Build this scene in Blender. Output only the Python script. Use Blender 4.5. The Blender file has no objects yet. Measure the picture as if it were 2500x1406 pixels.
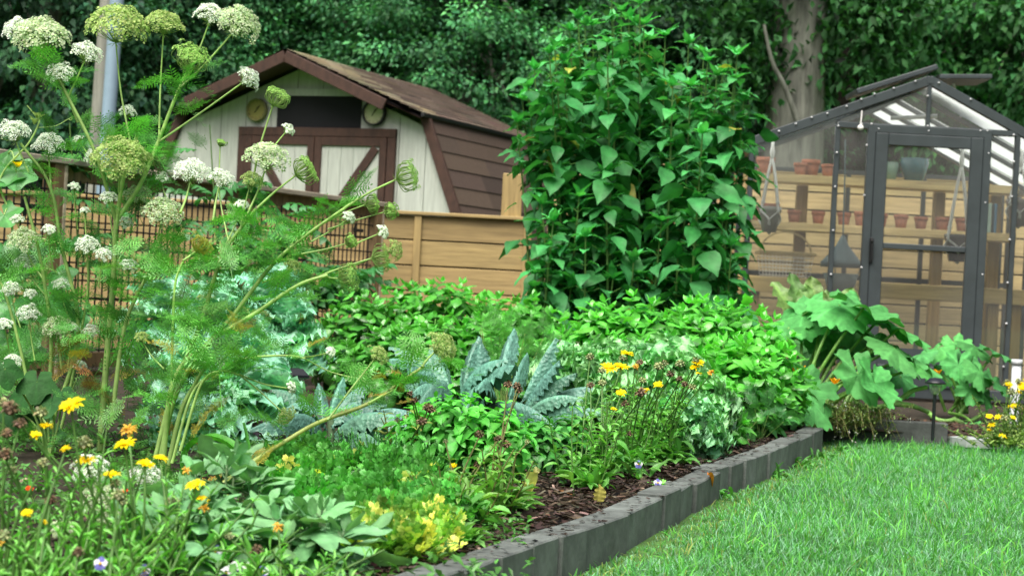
SKY, SUN = 0.15, 4.9
import bpy, math, random
import numpy as np
rng = np.random.default_rng(11)
random.seed(11)
C = bpy.context.scene.collection
R = math.radians
F, EYE, TH = 4500.0, 0.73, math.radians(3.0)      # focal length in photo pixels, eye height, camera roll
CT, ST = math.cos(TH), math.sin(TH)

def at(px, py, y):
    """world point seen at photo pixel (px, py) at distance y"""
    dx, dy = px - 1250, py - 703
    return np.array([(CT * dx + ST * dy) / F * y, y, EYE - (CT * dy - ST * dx) / F * y])

def ray_plane(px, py, p0, n):
    d = at(px, py, 1.0) - np.array([0, 0, EYE]); n = np.array(n, float)
    t = np.dot(np.array(p0) - np.array([0, 0, EYE]), n) / np.dot(d, n)
    return np.array([0, 0, EYE]) + d * t

def on_ground(px, py, h):
    d = at(px, py, 1.0) - np.array([0, 0, EYE])
    return np.array([0, 0, EYE]) + d * ((h - EYE) / d[2])

SOIL = 0.08
def A(*v): return np.array(v, float)
def nrm(v):
    v = np.asarray(v, float); return v / np.maximum(np.linalg.norm(v, axis=-1, keepdims=True), 1e-9)
def dirv(az, el):
    az, el = np.asarray(az, float), np.asarray(el, float)
    return np.stack([np.cos(el) * np.cos(az), np.cos(el) * np.sin(az), np.sin(el)], -1)
def U(a, b, n=None): return rng.uniform(a, b, n)
def S(r, g, b, k=1.0):
    f = lambda c: (c / 255 / 12.92 if c <= 10 else ((c / 255 + .055) / 1.055) ** 2.4) * k
    return np.array([f(r), f(g), f(b)])
def cols(base, n, v=.15, h=.06):
    base = np.asarray(base, float)
    return np.clip(base[None] * (1 + rng.normal(0, v, (n, 1))) * (1 + rng.normal(0, h, (n, 3))), .002, .95)

# ------------------------------------------------------------------ leaf templates
class T:
    def __init__(s, v, q, t, sh): s.v, s.q, s.t, s.sh = np.array(v, float), np.array(q, int).reshape(-1, 4), np.array(t, int).reshape(-1, 3), np.array(sh, float)

def leaf_t(n, m, wf, fold=.2, curl=.4, wave=0., wf_n=3., twist=0., rib=.18, edge=0., seed=0):
    rg = np.random.default_rng(seed)
    t = np.linspace(0, 1, n + 1); w = np.maximum(np.array([wf(x) for x in t]), .012)
    s = np.linspace(-1, 1, 2 * m + 1)
    a = -curl * (t ** 1.2); dt = 1 / n
    x = np.concatenate([[0], np.cumsum(np.cos(a[:-1]) * dt)]); z = np.concatenate([[0], np.cumsum(np.sin(a[:-1]) * dt)])
    ph = rg.uniform(0, 6.28, 2); k = 2 * m + 1
    v, sh = [], []
    for i in range(n + 1):
        for j in range(k):
            sd = 0 if s[j] < 0 else 1; aa = abs(s[j])
            wv = wave * math.sin(wf_n * 6.283 * t[i] + ph[sd]) * aa ** 2
            wy = edge * math.cos(wf_n * 6.283 * t[i] + ph[sd] + 1) * aa ** 2 * (1 if sd else -1)
            up = aa * w[i] * fold + wv + twist * s[j] * t[i] * w[i]
            v.append((x[i] - math.sin(a[i]) * up * 0.6, s[j] * w[i] + wy * (w[i] / .5), z[i] + up * math.cos(a[i])))
            sh.append(1 + rib * (1 if j == m else 0) - .06 * (t[i] < .15))
    q = [(i * k + j, (i + 1) * k + j, (i + 1) * k + j + 1, i * k + j + 1) for i in range(n) for j in range(k - 1)]
    return T(v, q, [], sh)

def strip_t(n, curl=.6, tip=.05, w0=.5):
    t = np.linspace(0, 1, n + 1); a = -curl * t; dt = 1 / n
    x = np.concatenate([[0], np.cumsum(np.cos(a[:-1]) * dt)]); z = np.concatenate([[0], np.cumsum(np.sin(a[:-1]) * dt)])
    v, sh = [], []
    for i in range(n + 1):
        w = w0 * (1 - (1 - tip) * t[i] ** 1.6)
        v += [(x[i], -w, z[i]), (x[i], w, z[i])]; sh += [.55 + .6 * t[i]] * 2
    return T(v, [(2 * i, 2 * i + 2, 2 * i + 3, 2 * i + 1) for i in range(n)], [], sh)

def polar_t(rf, nth=40, rings=(.0, .35, .7, 1.), cup=.2, wave=.05, wn=7, gap=.25, vein=0, seed=0, x0=0.):
    rg = np.random.default_rng(seed); ph = rg.uniform(0, 6.28)
    th = np.linspace(-math.pi + gap, math.pi - gap, nth + 1)
    v, sh, q = [], [], []
    for i, a in enumerate(th):
        r = rf(a)
        for k, p in enumerate(rings):
            z = cup * (p * r) ** 2 + wave * p ** 2 * math.sin(wn * a + ph) + .02 * p * math.sin(3 * a + ph * 2)
            v.append((x0 + r * p * math.cos(a), r * p * math.sin(a), z))
            near = 0
            if vein: near = max(0, 1 - abs(((a / (2 * math.pi / vein) + .5) % 1) - .5) * 13)
            sh.append((1 + .55 * near * (1 - p * .6)) * (.93 + .14 * p))
    K = len(rings)
    for i in range(nth):
        for k in range(K - 1): q.append((i * K + k, i * K + k + 1, (i + 1) * K + k + 1, (i + 1) * K + k))
    return T(v, q, [], sh)

def comp(items):
    """items: (template, pos, dir, up, L, W, shade) -> one template"""
    v, q, t, sh, n = [], [], [], [], 0
    for tp, p, d, u, L, W, s in items:
        X = nrm(A(*d)); Y = nrm(np.cross(A(*u), X)); Z = np.cross(X, Y)
        v.append(A(*p) + tp.v[:, :1] * L * X + tp.v[:, 1:2] * W * Y + tp.v[:, 2:3] * L * Z)
        q.append(tp.q + n); t.append(tp.t + n); sh.append(tp.sh * s); n += len(tp.v)
    return T(np.concatenate(v), np.concatenate(q), np.concatenate(t), np.concatenate(sh))

# ------------------------------------------------------------------ mesh builder
WL = {}
class MB:
    def __init__(s): s.v, s.c, s.q, s.t, s.n = [], [], [], [], 0
    def raw(s, v, q=None, t=None, c=(1., 1., 1.)):
        v = np.asarray(v, float).reshape(-1, 3); c = np.asarray(c, float)
        if c.ndim == 1: c = np.tile(c, (len(v), 1))
        s.v.append(v); s.c.append(c)
        if q is not None and len(q): s.q.append(np.asarray(q, int).reshape(-1, 4) + s.n)
        if t is not None and len(t): s.t.append(np.asarray(t, int).reshape(-1, 3) + s.n)
        s.n += len(v); return s
    def leaves(s, ts, P, D, Up, L, W, Cc):
        if isinstance(ts, T): ts = [ts]
        P, D, Up, Cc = [np.asarray(a, float).reshape(-1, 3) for a in (P, D, Up, Cc)]
        k = max(len(P), len(D))
        bc = lambda a: np.broadcast_to(a, (k, 3))
        P, D, Up, Cc = bc(P), bc(D), bc(Up), bc(Cc)
        L = np.broadcast_to(np.asarray(L, float), (k,)); W = np.broadcast_to(np.asarray(W, float), (k,))
        X = nrm(D); Y = np.cross(Up, X); bad = np.linalg.norm(Y, axis=1) < 1e-4
        if bad.any(): Y = Y.copy(); Y[bad] = np.cross(A(1, .1, .2), X[bad])
        Y = nrm(Y); Z = np.cross(X, Y); pick = rng.integers(0, len(ts), k)
        for i, tp in enumerate(ts):
            id = np.nonzero(pick == i)[0]
            if not len(id): continue
            x, y, z = tp.v[None, :, 0:1], tp.v[None, :, 1:2], tp.v[None, :, 2:3]
            l, w = L[id][:, None, None], W[id][:, None, None]
            v = P[id][:, None] + x * l * X[id][:, None] + y * w * Y[id][:, None] + z * l * Z[id][:, None]
            c = Cc[id][:, None] * tp.sh[None, :, None]
            nv = len(tp.v); off = (np.arange(len(id)) * nv)[:, None, None]
            s.raw(v.reshape(-1, 3), (tp.q[None] + off).reshape(-1, 4) if len(tp.q) else None, (tp.t[None] + off).reshape(-1, 3) if len(tp.t) else None, np.clip(c.reshape(-1, 3), 0, .95))
        return s
    def tube(s, pts, r, sides=6, c=(.1, .3, .05), c2=None, cap=False):
        p = np.asarray(pts, float); n = len(p)
        r = np.interp(np.linspace(0, 1, n), np.linspace(0, 1, len(np.atleast_1d(r))), np.atleast_1d(r))
        tg = nrm(np.gradient(p, axis=0)); ref = A(.31, .17, .93) if abs(tg[:, 2]).mean() < .8 else A(1, .2, .1)
        x = nrm(np.cross(tg, ref)); y = np.cross(tg, x)
        a = np.linspace(0, 2 * math.pi, sides, endpoint=False)
        v = p[:, None] + r[:, None, None] * (np.cos(a)[None, :, None] * x[:, None] + np.sin(a)[None, :, None] * y[:, None])
        i = np.arange(n - 1)[:, None] * sides; j = np.arange(sides)[None]; j2 = (j + 1) % sides
        q = np.stack([i + j, i + j2, i + sides + j2, i + sides + j], -1).reshape(-1, 4)
        c = np.asarray(c, float); cc = c if c2 is None else np.repeat(c[None] + (np.asarray(c2) - c)[None] * np.linspace(0, 1, n)[:, None], sides, 0)
        t = None; v = v.reshape(-1, 3)
        if cap:
            v = np.concatenate([v, p[:1], p[-1:]]); m = n * sides
            t = [(m, (k + 1) % sides, k) for k in range(sides)] + [(m + 1, (n - 1) * sides + k, (n - 1) * sides + (k + 1) % sides) for k in range(sides)]
            if c2 is not None: cc = np.concatenate([cc, c[None], np.asarray(c2)[None]])
        return s.raw(v, q, t, cc)
    def box(s, lo, hi, c=(1., 1., 1.), M=None, o=(0, 0, 0), bev=.0):
        lo, hi = np.minimum(lo, hi).astype(float), np.maximum(lo, hi).astype(float)
        if bev:
            b = min(bev, .45 * float((hi - lo).min())); v = []; ids = {}
            for sx in (0, 1):
                for sy in (0, 1):
                    for sz in (0, 1):
                        cn = np.where([sx, sy, sz], hi, lo); dr = np.where([sx, sy, sz], -1, 1) * b
                        for ax in range(3):
                            p = cn + dr; p[ax] = cn[ax]; ids[sx, sy, sz, ax] = len(v); v.append(p)
            q, t = [], []
            for ax in range(3):
                o1, o2 = [k for k in range(3) if k != ax]
                for sd in (0, 1):
                    f = []
                    for a1, a2 in ((0, 0), (1, 0), (1, 1), (0, 1)):
                        k = [0, 0, 0]; k[ax] = sd; k[o1] = a1; k[o2] = a2; f.append(ids[k[0], k[1], k[2], ax])
                    q.append(f)
                for a1 in (0, 1):
                    for a2 in (0, 1):
                        k0 = [0, 0, 0]; k0[o1] = a1; k0[o2] = a2; k1 = list(k0); k1[ax] = 1
                        q.append([ids[(*k0, o1)], ids[(*k1, o1)], ids[(*k1, o2)], ids[(*k0, o2)]])
            for sx in (0, 1):
                for sy in (0, 1):
                    for sz in (0, 1): t.append([ids[sx, sy, sz, 0], ids[sx, sy, sz, 1], ids[sx, sy, sz, 2]])
            v = np.array(v)
        else:
            v = np.array([[x, y, z] for x in (lo[0], hi[0]) for y in (lo[1], hi[1]) for z in (lo[2], hi[2])])
            q = [(0, 1, 3, 2), (4, 6, 7, 5), (0, 4, 5, 1), (2, 3, 7, 6), (0, 2, 6, 4), (1, 5, 7, 3)]; t = None
        if M is not None: v = v @ np.asarray(M, float)
        return s.raw(v + np.asarray(o, float), q, t, c)
    def bar(s, a, b, w, h, up=(0, 0, 1), c=(1., 1., 1.), bev=0.):
        a, b = np.asarray(a, float), np.asarray(b, float); L = np.linalg.norm(b - a); X = (b - a) / L
        Y = nrm(np.cross(np.asarray(up, float), X)); Z = np.cross(X, Y)
        return s.box((0, -w / 2, -h / 2), (L, w / 2, h / 2), c, np.stack([X, Y, Z]), a, bev)
    def lathe(s, prof, o=(0, 0, 0), n=20, c=(1., 1., 1.), axis=(0, 0, 1)):
        Z = nrm(np.asarray(axis, float)); X = nrm(np.cross(Z, A(.3, 1, .2))); Y = np.cross(Z, X); a = np.linspace(0, 2 * math.pi, n, endpoint=False)
        v = np.array([np.asarray(o) + Z * z + r * (math.cos(k) * X + math.sin(k) * Y) for r, z in prof for k in a])
        q = [(i * n + j, i * n + (j + 1) % n, (i + 1) * n + (j + 1) % n, (i + 1) * n + j) for i in range(len(prof) - 1) for j in range(n)]
        return s.raw(v, q, None, c)
    def build(s, name, m, parent=None, smooth=True, loc=None):
        v = np.concatenate(s.v); c = np.concatenate(s.c); q = np.concatenate(s.q) if s.q else np.zeros((0, 4), int); t = np.concatenate(s.t) if s.t else np.zeros((0, 3), int)
        off = np.zeros(3) if parent is None and loc is None else (WL[parent.name] if parent is not None else np.asarray(loc, float))
        me = bpy.data.meshes.new(name); me.vertices.add(len(v)); me.vertices.foreach_set('co', (v - off).astype(np.float32).ravel())
        li = np.concatenate([q.ravel(), t.ravel()]).astype(np.int32); ls = np.concatenate([np.arange(len(q)) * 4, len(q) * 4 + np.arange(len(t)) * 3]).astype(np.int32)
        me.loops.add(len(li)); me.loops.foreach_set('vertex_index', li)
        me.polygons.add(len(ls)); me.polygons.foreach_set('loop_start', ls)
        me.polygons.foreach_set('use_smooth', np.full(len(ls), smooth, dtype=bool))
        at_ = me.attributes.new('Col', 'FLOAT_COLOR', 'POINT'); at_.data.foreach_set('color', np.concatenate([c, np.ones((len(c), 1))], 1).astype(np.float32).ravel())
        me.update(calc_edges=True); me.validate()
        me.materials.append(m)
        o = bpy.data.objects.new(name, me); C.objects.link(o)
        if parent is not None: o.parent = parent
        if loc is not None: o.location = loc
        WL[o.name] = off; return o

def tag(o, label=None, cat=None, group=None, kind=None):
    for k, v in (('label', label), ('category', cat), ('group', group), ('kind', kind)):
        if v: o[k] = v
    return o
def thing(name, label, cat, loc, group=None):
    o = bpy.data.objects.new(name, None); C.objects.link(o); o.location = loc; o.empty_display_size = .05
    WL[o.name] = np.asarray(loc, float); return tag(o, label, cat, group)
def copy_tree(o, loc, rz=0., label=None, scale=1.):
    r = o.copy(); C.objects.link(r); r.location = loc; r.rotation_euler = (0, 0, rz); r.scale = (scale,) * 3
    if label: r['label'] = label
    for ch in list(o.children):
        c = ch.copy(); C.objects.link(c); c.parent = r
        for g in ch.children:
            d = g.copy(); C.objects.link(d); d.parent = c
    return r
def curve(pts, n=14):
    p = np.asarray(pts, float)
    if len(p) == 2: return p[0] + (p[1] - p[0]) * np.linspace(0, 1, n)[:, None]
    e = np.concatenate([[2 * p[0] - p[1]], p, [2 * p[-1] - p[-2]]]); out = []; k = len(p) - 1
    for u in np.linspace(0, k, n):
        i = min(int(u), k - 1); f = u - i; a, b, c, d = e[i], e[i + 1], e[i + 2], e[i + 3]
        out.append(.5 * (2 * b + (c - a) * f + (2 * a - 5 * b + 4 * c - d) * f * f + (3 * b - a - 3 * c + d) * f ** 3))
    return np.array(out)

# ------------------------------------------------------------------ materials
def mat(name): 
    m = bpy.data.materials.new(name); m.use_nodes = True; nt = m.node_tree; nt.nodes.clear()
    o = nt.nodes.new('ShaderNodeOutputMaterial'); return m, nt, o
def N(nt, typ, **kw):
    n = nt.nodes.new(typ)
    for k, v in kw.items():
        if k.startswith('i_'): n.inputs[k[2:].replace('_', ' ')].default_value = v
        else: setattr(n, k, v)
    return n
def lk(nt, a, ao, b, bi): nt.links.new(a.outputs[ao], b.inputs[bi])
def mixc(nt, typ='MULTIPLY', fac=1.):
    n = nt.nodes.new('ShaderNodeMix'); n.data_type = 'RGBA'; n.blend_type = typ; n.inputs[0].default_value = fac; return n
def ramp(nt, stops):
    n = nt.nodes.new('ShaderNodeValToRGB'); e = n.color_ramp.elements
    while len(e) < len(stops): e.new(.5)
    for k, (p, c) in zip(e, stops): k.position = p; k.color = (*c, 1) if len(c) == 3 else c
    return n
def leaf_mat(name, rough=.42, trans=.3, bump=.0, bscale=60., var=.25, vscale=25., spec=.5, tcol=(1.15, 1.3, .6), vor=False, gain=1.68, sat=.96):
    m, nt, o = mat(name); a = N(nt, 'ShaderNodeAttribute', attribute_name='Col'); tc = N(nt, 'ShaderNodeTexCoord')
    nz = N(nt, 'ShaderNodeTexNoise', i_Scale=vscale, i_Detail=3.); lk(nt, tc, 'Object', nz, 'Vector')
    r = ramp(nt, [(.3, ((1 - var) * gain,) * 3), (.7, ((1 + var) * gain,) * 3)]); lk(nt, nz, 'Fac', r, 'Fac')
    mx = mixc(nt); lk(nt, a, 'Color', mx, 6); lk(nt, r, 'Color', mx, 7)
    hs = N(nt, 'ShaderNodeHueSaturation'); hs.inputs['Saturation'].default_value = sat; lk(nt, mx, 2, hs, 'Color'); mx = hs
    b = N(nt, 'ShaderNodeBsdfPrincipled'); b.inputs['Roughness'].default_value = rough; b.inputs['Specular IOR Level'].default_value = spec
    lk(nt, mx, 0, b, 'Base Color'); out = b
    if bump:
        t2 = N(nt, 'ShaderNodeTexVoronoi' if vor else 'ShaderNodeTexNoise'); t2.inputs['Scale'].default_value = bscale; lk(nt, tc, 'Object', t2, 'Vector')
        bp = N(nt, 'ShaderNodeBump'); bp.inputs['Strength'].default_value = bump; bp.inputs['Distance'].default_value = .006
        lk(nt, t2, 'Distance' if vor else 'Fac', bp, 'Height'); lk(nt, bp, 'Normal', b, 'Normal')
    if trans:
        m2 = mixc(nt); lk(nt, mx, 0, m2, 6); m2.inputs[7].default_value = (*tcol, 1)
        tr = N(nt, 'ShaderNodeBsdfTranslucent'); lk(nt, m2, 2, tr, 'Color')
        ms = N(nt, 'ShaderNodeMixShader'); ms.inputs[0].default_value = trans; lk(nt, b, 0, ms, 1); lk(nt, tr, 0, ms, 2); out = ms
    lk(nt, out, 0, o, 'Surface'); return m
def solid(name, c, rough=.6, metal=0., nscale=8., namt=.25, stretch=(1, 1, 1), bump=.2, spec=.5, c2=None, detail=6., attr=False):
    m, nt, o = mat(name); tc = N(nt, 'ShaderNodeTexCoord'); mp = N(nt, 'ShaderNodeMapping'); mp.inputs['Scale'].default_value = stretch
    lk(nt, tc, 'Object', mp, 'Vector'); nz = N(nt, 'ShaderNodeTexNoise', i_Scale=nscale, i_Detail=detail); nz.inputs['Roughness'].default_value = .65; lk(nt, mp, 'Vector', nz, 'Vector')
    c = np.asarray(c, float); lo = c * (1 - namt) if c2 is None else np.asarray(c2, float); hi = np.minimum(c * (1 + namt), .95)
    r = ramp(nt, [(.3, tuple(lo)), (.7, tuple(hi))]); lk(nt, nz, 'Fac', r, 'Fac')
    b = N(nt, 'ShaderNodeBsdfPrincipled'); b.inputs['Roughness'].default_value = rough; b.inputs['Metallic'].default_value = metal; b.inputs['Specular IOR Level'].default_value = spec
    src, k = r, 'Color'
    if attr:
        a = N(nt, 'ShaderNodeAttribute', attribute_name='Col'); mx = mixc(nt); lk(nt, r, 'Color', mx, 6); lk(nt, a, 'Color', mx, 7); src, k = mx, 2
    lk(nt, src, k, b, 'Base Color')
    if bump:
        bp = N(nt, 'ShaderNodeBump'); bp.inputs['Strength'].default_value = bump; bp.inputs['Distance'].default_value = .01
        lk(nt, nz, 'Fac', bp, 'Height'); lk(nt, bp, 'Normal', b, 'Normal')
    lk(nt, b, 0, o, 'Surface'); return m
LEAF = leaf_mat('leaf_satin'); GLOSSY = leaf_mat('leaf_glossy', rough=.28, bump=.45, bscale=45, spec=.75)
MATTE = leaf_mat('leaf_matte', rough=.7, bump=.4, bscale=130, spec=.25, trans=.2); KALE = leaf_mat('leaf_blistered', rough=.45, bump=.8, bscale=70, trans=.12, vor=True, var=.28, vscale=30, spec=.55)
CURLY = leaf_mat('leaf_curly', rough=.42, bump=.5, bscale=90, trans=.2, var=.3, vscale=35)
PETAL = leaf_mat('petal', gain=1.15, sat=1., rough=.6, trans=.35, tcol=(1.1, 1.05, .9), var=.12, spec=.2); FLORET = leaf_mat('floret', gain=1.15, sat=1., rough=.8, trans=.45, tcol=(1, 1.05, .92), var=.1, spec=.1)
CLUMP = leaf_mat('leaf_velvet', rough=.5, spec=.35, bump=.35, bscale=70, var=.3, vscale=14, gain=1.75)
GRASS = leaf_mat('grass_blade', gain=1.95, sat=.97, rough=.6, trans=.35, var=.15, vscale=6, spec=.3); DRY = leaf_mat('dry_matter', gain=1.1, rough=.85, trans=.1, tcol=(1, .9, .6), spec=.15, bump=.4, bscale=80)
FAR = leaf_mat('tree_leaf', gain=2.45, rough=.6, trans=.22, var=.35, vscale=2.2, spec=.25)
METAL = solid('powder_coated_frame', (.042, .054, .058), .45, nscale=5, namt=.2, bump=.05)
BLACK = solid('black_metal', (.008, .009, .010), .5, bump=.05); PLASTIC = solid('black_plastic', (.012, .014, .018), .35, bump=.05)
WOOD = solid('stained_board', S(206, 180, 120, .60), .65, nscale=3.2, namt=.35, stretch=(.6, 6, 9), bump=.3, attr=True)
WOODV = solid('stained_post', S(202, 176, 116, .58), .65, nscale=3.2, namt=.3, stretch=(9, 9, .6), bump=.3, attr=True)
WEATHER = solid('weathered_rail', S(186, 176, 154, .8), .75, nscale=4, namt=.35, stretch=(1.5, 1.5, 8), bump=.3, attr=True)
BROWNW = solid('brown_post', S(140, 116, 80, .85), .75, nscale=4, namt=.4, stretch=(8, 8, .7), bump=.3, attr=True)
TRIM = solid('maroon_trim', S(66, 44, 34, .95), .7, nscale=7, namt=.4, stretch=(3, 3, 1.5), bump=.3)
SIDING = solid('cream_siding', S(220, 228, 216, .64), .6, nscale=7, namt=.16, stretch=(6, 6, .5), bump=.3)
DARKFILL = solid('dark_fill', (.004, .005, .007), .9, bump=0)  # near black fill painting in unlit gaps and the loft's inside
TERRA = solid('terracotta', S(190, 122, 92, .72), .8, nscale=14, namt=.25, bump=.15, attr=True)
GLAZE = solid('glaze', (1., 1., 1.), .25, nscale=9, namt=.3, bump=.05, attr=True); CORD = solid('cotton_cord', (.92, .91, .86), .9, nscale=90, namt=.15, bump=.4)
CONC = solid('concrete', S(97, 103, 99, .92), .85, nscale=11, namt=.55, bump=.35, detail=10, attr=True)
BARK = solid('bark', S(142, 144, 134, .72), .9, nscale=2.6, namt=.6, stretch=(5, 5, .7), bump=1.0, detail=9)
PAINT = solid('painted', (1., 1., 1.), .55, nscale=7, namt=.15, bump=.08, attr=True)
# ================================================================== camera, light
sc = bpy.context.scene
cam = bpy.data.cameras.new('camera'); co = bpy.data.objects.new('camera', cam); C.objects.link(co); sc.camera = co
cam.sensor_width = 23.6; cam.lens = F / 2500 * 23.6; cam.clip_start = .05; cam.clip_end = 500
co.location = (0, 0, EYE); co.rotation_euler = (R(90), -TH, 0)
cam.dof.use_dof = True; cam.dof.focus_distance = 6.2; cam.dof.aperture_fstop = 3.9
w = bpy.data.worlds.new('World'); sc.world = w; w.use_nodes = True; nt = w.node_tree; nt.nodes.clear()
SUN_EL, SUN_AZ = 62, 200                                     # azimuth clockwise from +Y (north): the sun is high behind the camera, a little left
sk = N(nt, 'ShaderNodeTexSky', sky_type='NISHITA', sun_disc=False); sk.sun_elevation = R(SUN_EL); sk.sun_rotation = R(SUN_AZ); sk.air_density = .8; sk.dust_density = 9.0; sk.ozone_density = .3
bg = N(nt, 'ShaderNodeBackground'); bg.inputs['Strength'].default_value = SKY; lk(nt, sk, 0, bg, 'Color'); lk(nt, bg, 0, N(nt, 'ShaderNodeOutputWorld'), 'Surface')
sl = bpy.data.lights.new('sun', 'SUN'); sl.energy = SUN; sl.angle = R(55); sl.color = (1, .985, .955)
so = bpy.data.objects.new('sun', sl); C.objects.link(so); so.rotation_euler = (R(90 - SUN_EL), 0, R(180 - SUN_AZ)); so.location = (0, 0, 20)
sc.view_settings.view_transform = 'Standard'; sc.view_settings.look = 'None'; sc.view_settings.exposure = 0
sc.cycles.use_denoising = True; sc.cycles.max_bounces = 7; sc.cycles.transparent_max_bounces = 16; sc.cycles.transmission_bounces = 6; sc.cycles.caustics_reflective = False; sc.cycles.caustics_refractive = False

def wob(x, y, s=1., k=0):
    return (np.sin(x * 3.1 * s + k) * np.cos(y * 2.7 * s + 1.3 * k) + .6 * np.sin(x * 7.3 * s + y * 5.1 * s + 2 + k) + .35 * np.sin(x * 15.7 * s - y * 13.3 * s + k)) / 1.95
def sheet(xs, ys, zf, name, m, kind='structure', cf=None):
    X, Y = np.meshgrid(xs, ys); Z = zf(X, Y); a, b = len(xs), len(ys)
    i = np.arange(b - 1)[:, None] * a + np.arange(a - 1)[None]
    q = np.stack([i, i + 1, i + a + 1, i + a], -1).reshape(-1, 4)
    return tag(MB().raw(np.stack([X, Y, Z], -1).reshape(-1, 3), q).build(name, m), kind=kind)

# ================================================================== edging line (outer top corner, photo pixels -> world on the block tops)
EH = .11
EP = [on_ground(x, y, EH) for x, y in ((1142, 1393), (1226, 1357), (1305, 1331), (1368, 1310), (1430, 1292), (1535, 1255), (1625, 1213), (1665, 1195), (1697, 1174), (1755, 1145), (1789, 1134), (1819, 1122), (1845, 1116), (1877, 1105), (1897, 1096), (1926, 1086), (1956, 1073), (1990, 1057), (2012, 1046))]
d0 = EP[0] - EP[3]
EP = [EP[0] + d0 * k / 3. * 1.1 for k in (9, 8, 7, 6, 5, 4, 3, 2, 1)] + EP
EX = np.array([p[0] for p in EP]); EY = np.array([p[1] for p in EP]); 
def edge_x(y): return np.interp(y, EY, EX)
YC = EY[-1]
GM = solid('ground_soil', S(60, 50, 32, .55), .95, nscale=18, namt=.6, bump=.8, detail=10)
LG = solid('lawn_ground', S(86, 136, 56, .62), .95, nscale=9, namt=.5, bump=.5, detail=10, c2=S(66, 92, 40, .5))
tag(MB().raw([(-150, -60, -.03), (150, -60, -.03), (150, 250, -.03), (-150, 250, -.03)], [(0, 1, 2, 3)]).build('ground', LG), kind='structure')
# lawn
ys = np.linspace(1., 10.6, 90); us = np.linspace(0, 1, 60)
Yg, Ug = np.meshgrid(ys, us, indexing='ij'); X0 = edge_x(Yg) - .03; X0 = np.where(Yg > YC + .5, 1.2, X0); Xg = X0 + Ug * (9 - X0); Zg = .008 * wob(Xg, Yg, .8)
i = np.arange(89)[:, None] * 60 + np.arange(59)[None]
tag(MB().raw(np.stack([Xg, Yg, Zg], -1).reshape(-1, 3), np.stack([i, i + 1, i + 61, i + 60], -1).reshape(-1, 4)).build('lawn', LG), kind='structure')
# bed soil
W2Y = 9.75; W2A = on_ground(2030, 1096, 0); W2B = on_ground(2313, 1096, 0); W2X = W2B[0]; W2Y = W2B[1]
ys = np.concatenate([np.linspace(1.2, 9.6, 190), np.linspace(9.8, 14.9, 40)]); us = np.concatenate([np.linspace(0, .7, 50), np.linspace(.71, 1, 50)])
Yg, Ug = np.meshgrid(ys, us, indexing='ij'); X1 = np.where(Yg < W2Y - .02, edge_x(Yg) - .07, W2X - .03); X1 = np.where(Yg > 12, 1.6, X1); Xg = -7 + Ug * (X1 + 7)
Zg = SOIL + .012 * wob(Xg, Yg, 1.5) + .012 * wob(Xg, Yg, 5, 2) - .004
i = np.arange(len(ys) - 1)[:, None] * 100 + np.arange(99)[None]
tag(MB().raw(np.stack([Xg, Yg, Zg], -1).reshape(-1, 3), np.stack([i, i + 1, i + 101, i + 100], -1).reshape(-1, 4)).build('bed_soil', GM), kind='structure')
sheet(np.linspace(1.55, 9, 30), np.linspace(W2Y + .05, 17, 40), lambda x, y: .03 + .01 * wob(x, y, 2), 'path', GM)
# mulch
n = 16000; y = U(3.2, 9.7, n); x = edge_x(y) - .09 - np.abs(rng.normal(0, .55, n)); mb = MB(); az = U(0, 6.28, n)
chip = strip_t(1, 0, .8, .5)
mb.leaves([chip, leaf_t(2, 1, lambda t: .45, .1, .3)], np.stack([x, y, SOIL + .012 + U(0, .012, n)], -1), dirv(az, U(-.25, .35, n)), A(0, 0, 1) + rng.normal(0, .3, (n, 3)), U(.008, .05, n), U(.005, .014, n),
          cols(S(72, 62, 53, .8), n, .6, .1) * np.where(rng.random((n, 1)) < .07, 2.6, 1))
n = 2600; y = U(W2Y + .05, 11.2, n); x = U(.2, W2X - .05, n)
mb.leaves(chip, np.stack([x, y, SOIL + .02 + U(0, .012, n)], -1), dirv(U(0, 6.28, n), U(-.25, .35, n)), A(0, 0, 1) + rng.normal(0, .3, (n, 3)), U(.01, .05, n), U(.006, .016, n), cols(S(92, 68, 54, .8), n, .5, .1))
n = 1200; y = U(W2Y + .0, 11.2, n); x = U(W2X + .05, W2X + 1.2, n)
mb.leaves(chip, np.stack([x, y, .055 + U(0, .012, n)], -1), dirv(U(0, 6.28, n), U(-.25, .35, n)), A(0, 0, 1) + rng.normal(0, .3, (n, 3)), U(.01, .05, n), U(.006, .016, n), cols(S(92, 68, 54, .8), n, .5, .1))
n = 260; y = U(3.6, 9.4, n); mb.leaves(chip, np.stack([edge_x(y) - U(.0, .085, n), y, np.full(n, EH + .004)], -1), dirv(U(0, 6.28, n), U(-.05, .1, n)), A(0, 0, 1) + rng.normal(0, .15, (n, 3)), U(.005, .028, n), U(.004, .012, n), cols(S(60, 48, 40, .7), n, .5, .1))
tag(mb.build('mulch', DRY), 'dark bark mulch strewn over the bed soil', 'mulch', kind='stuff')

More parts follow.
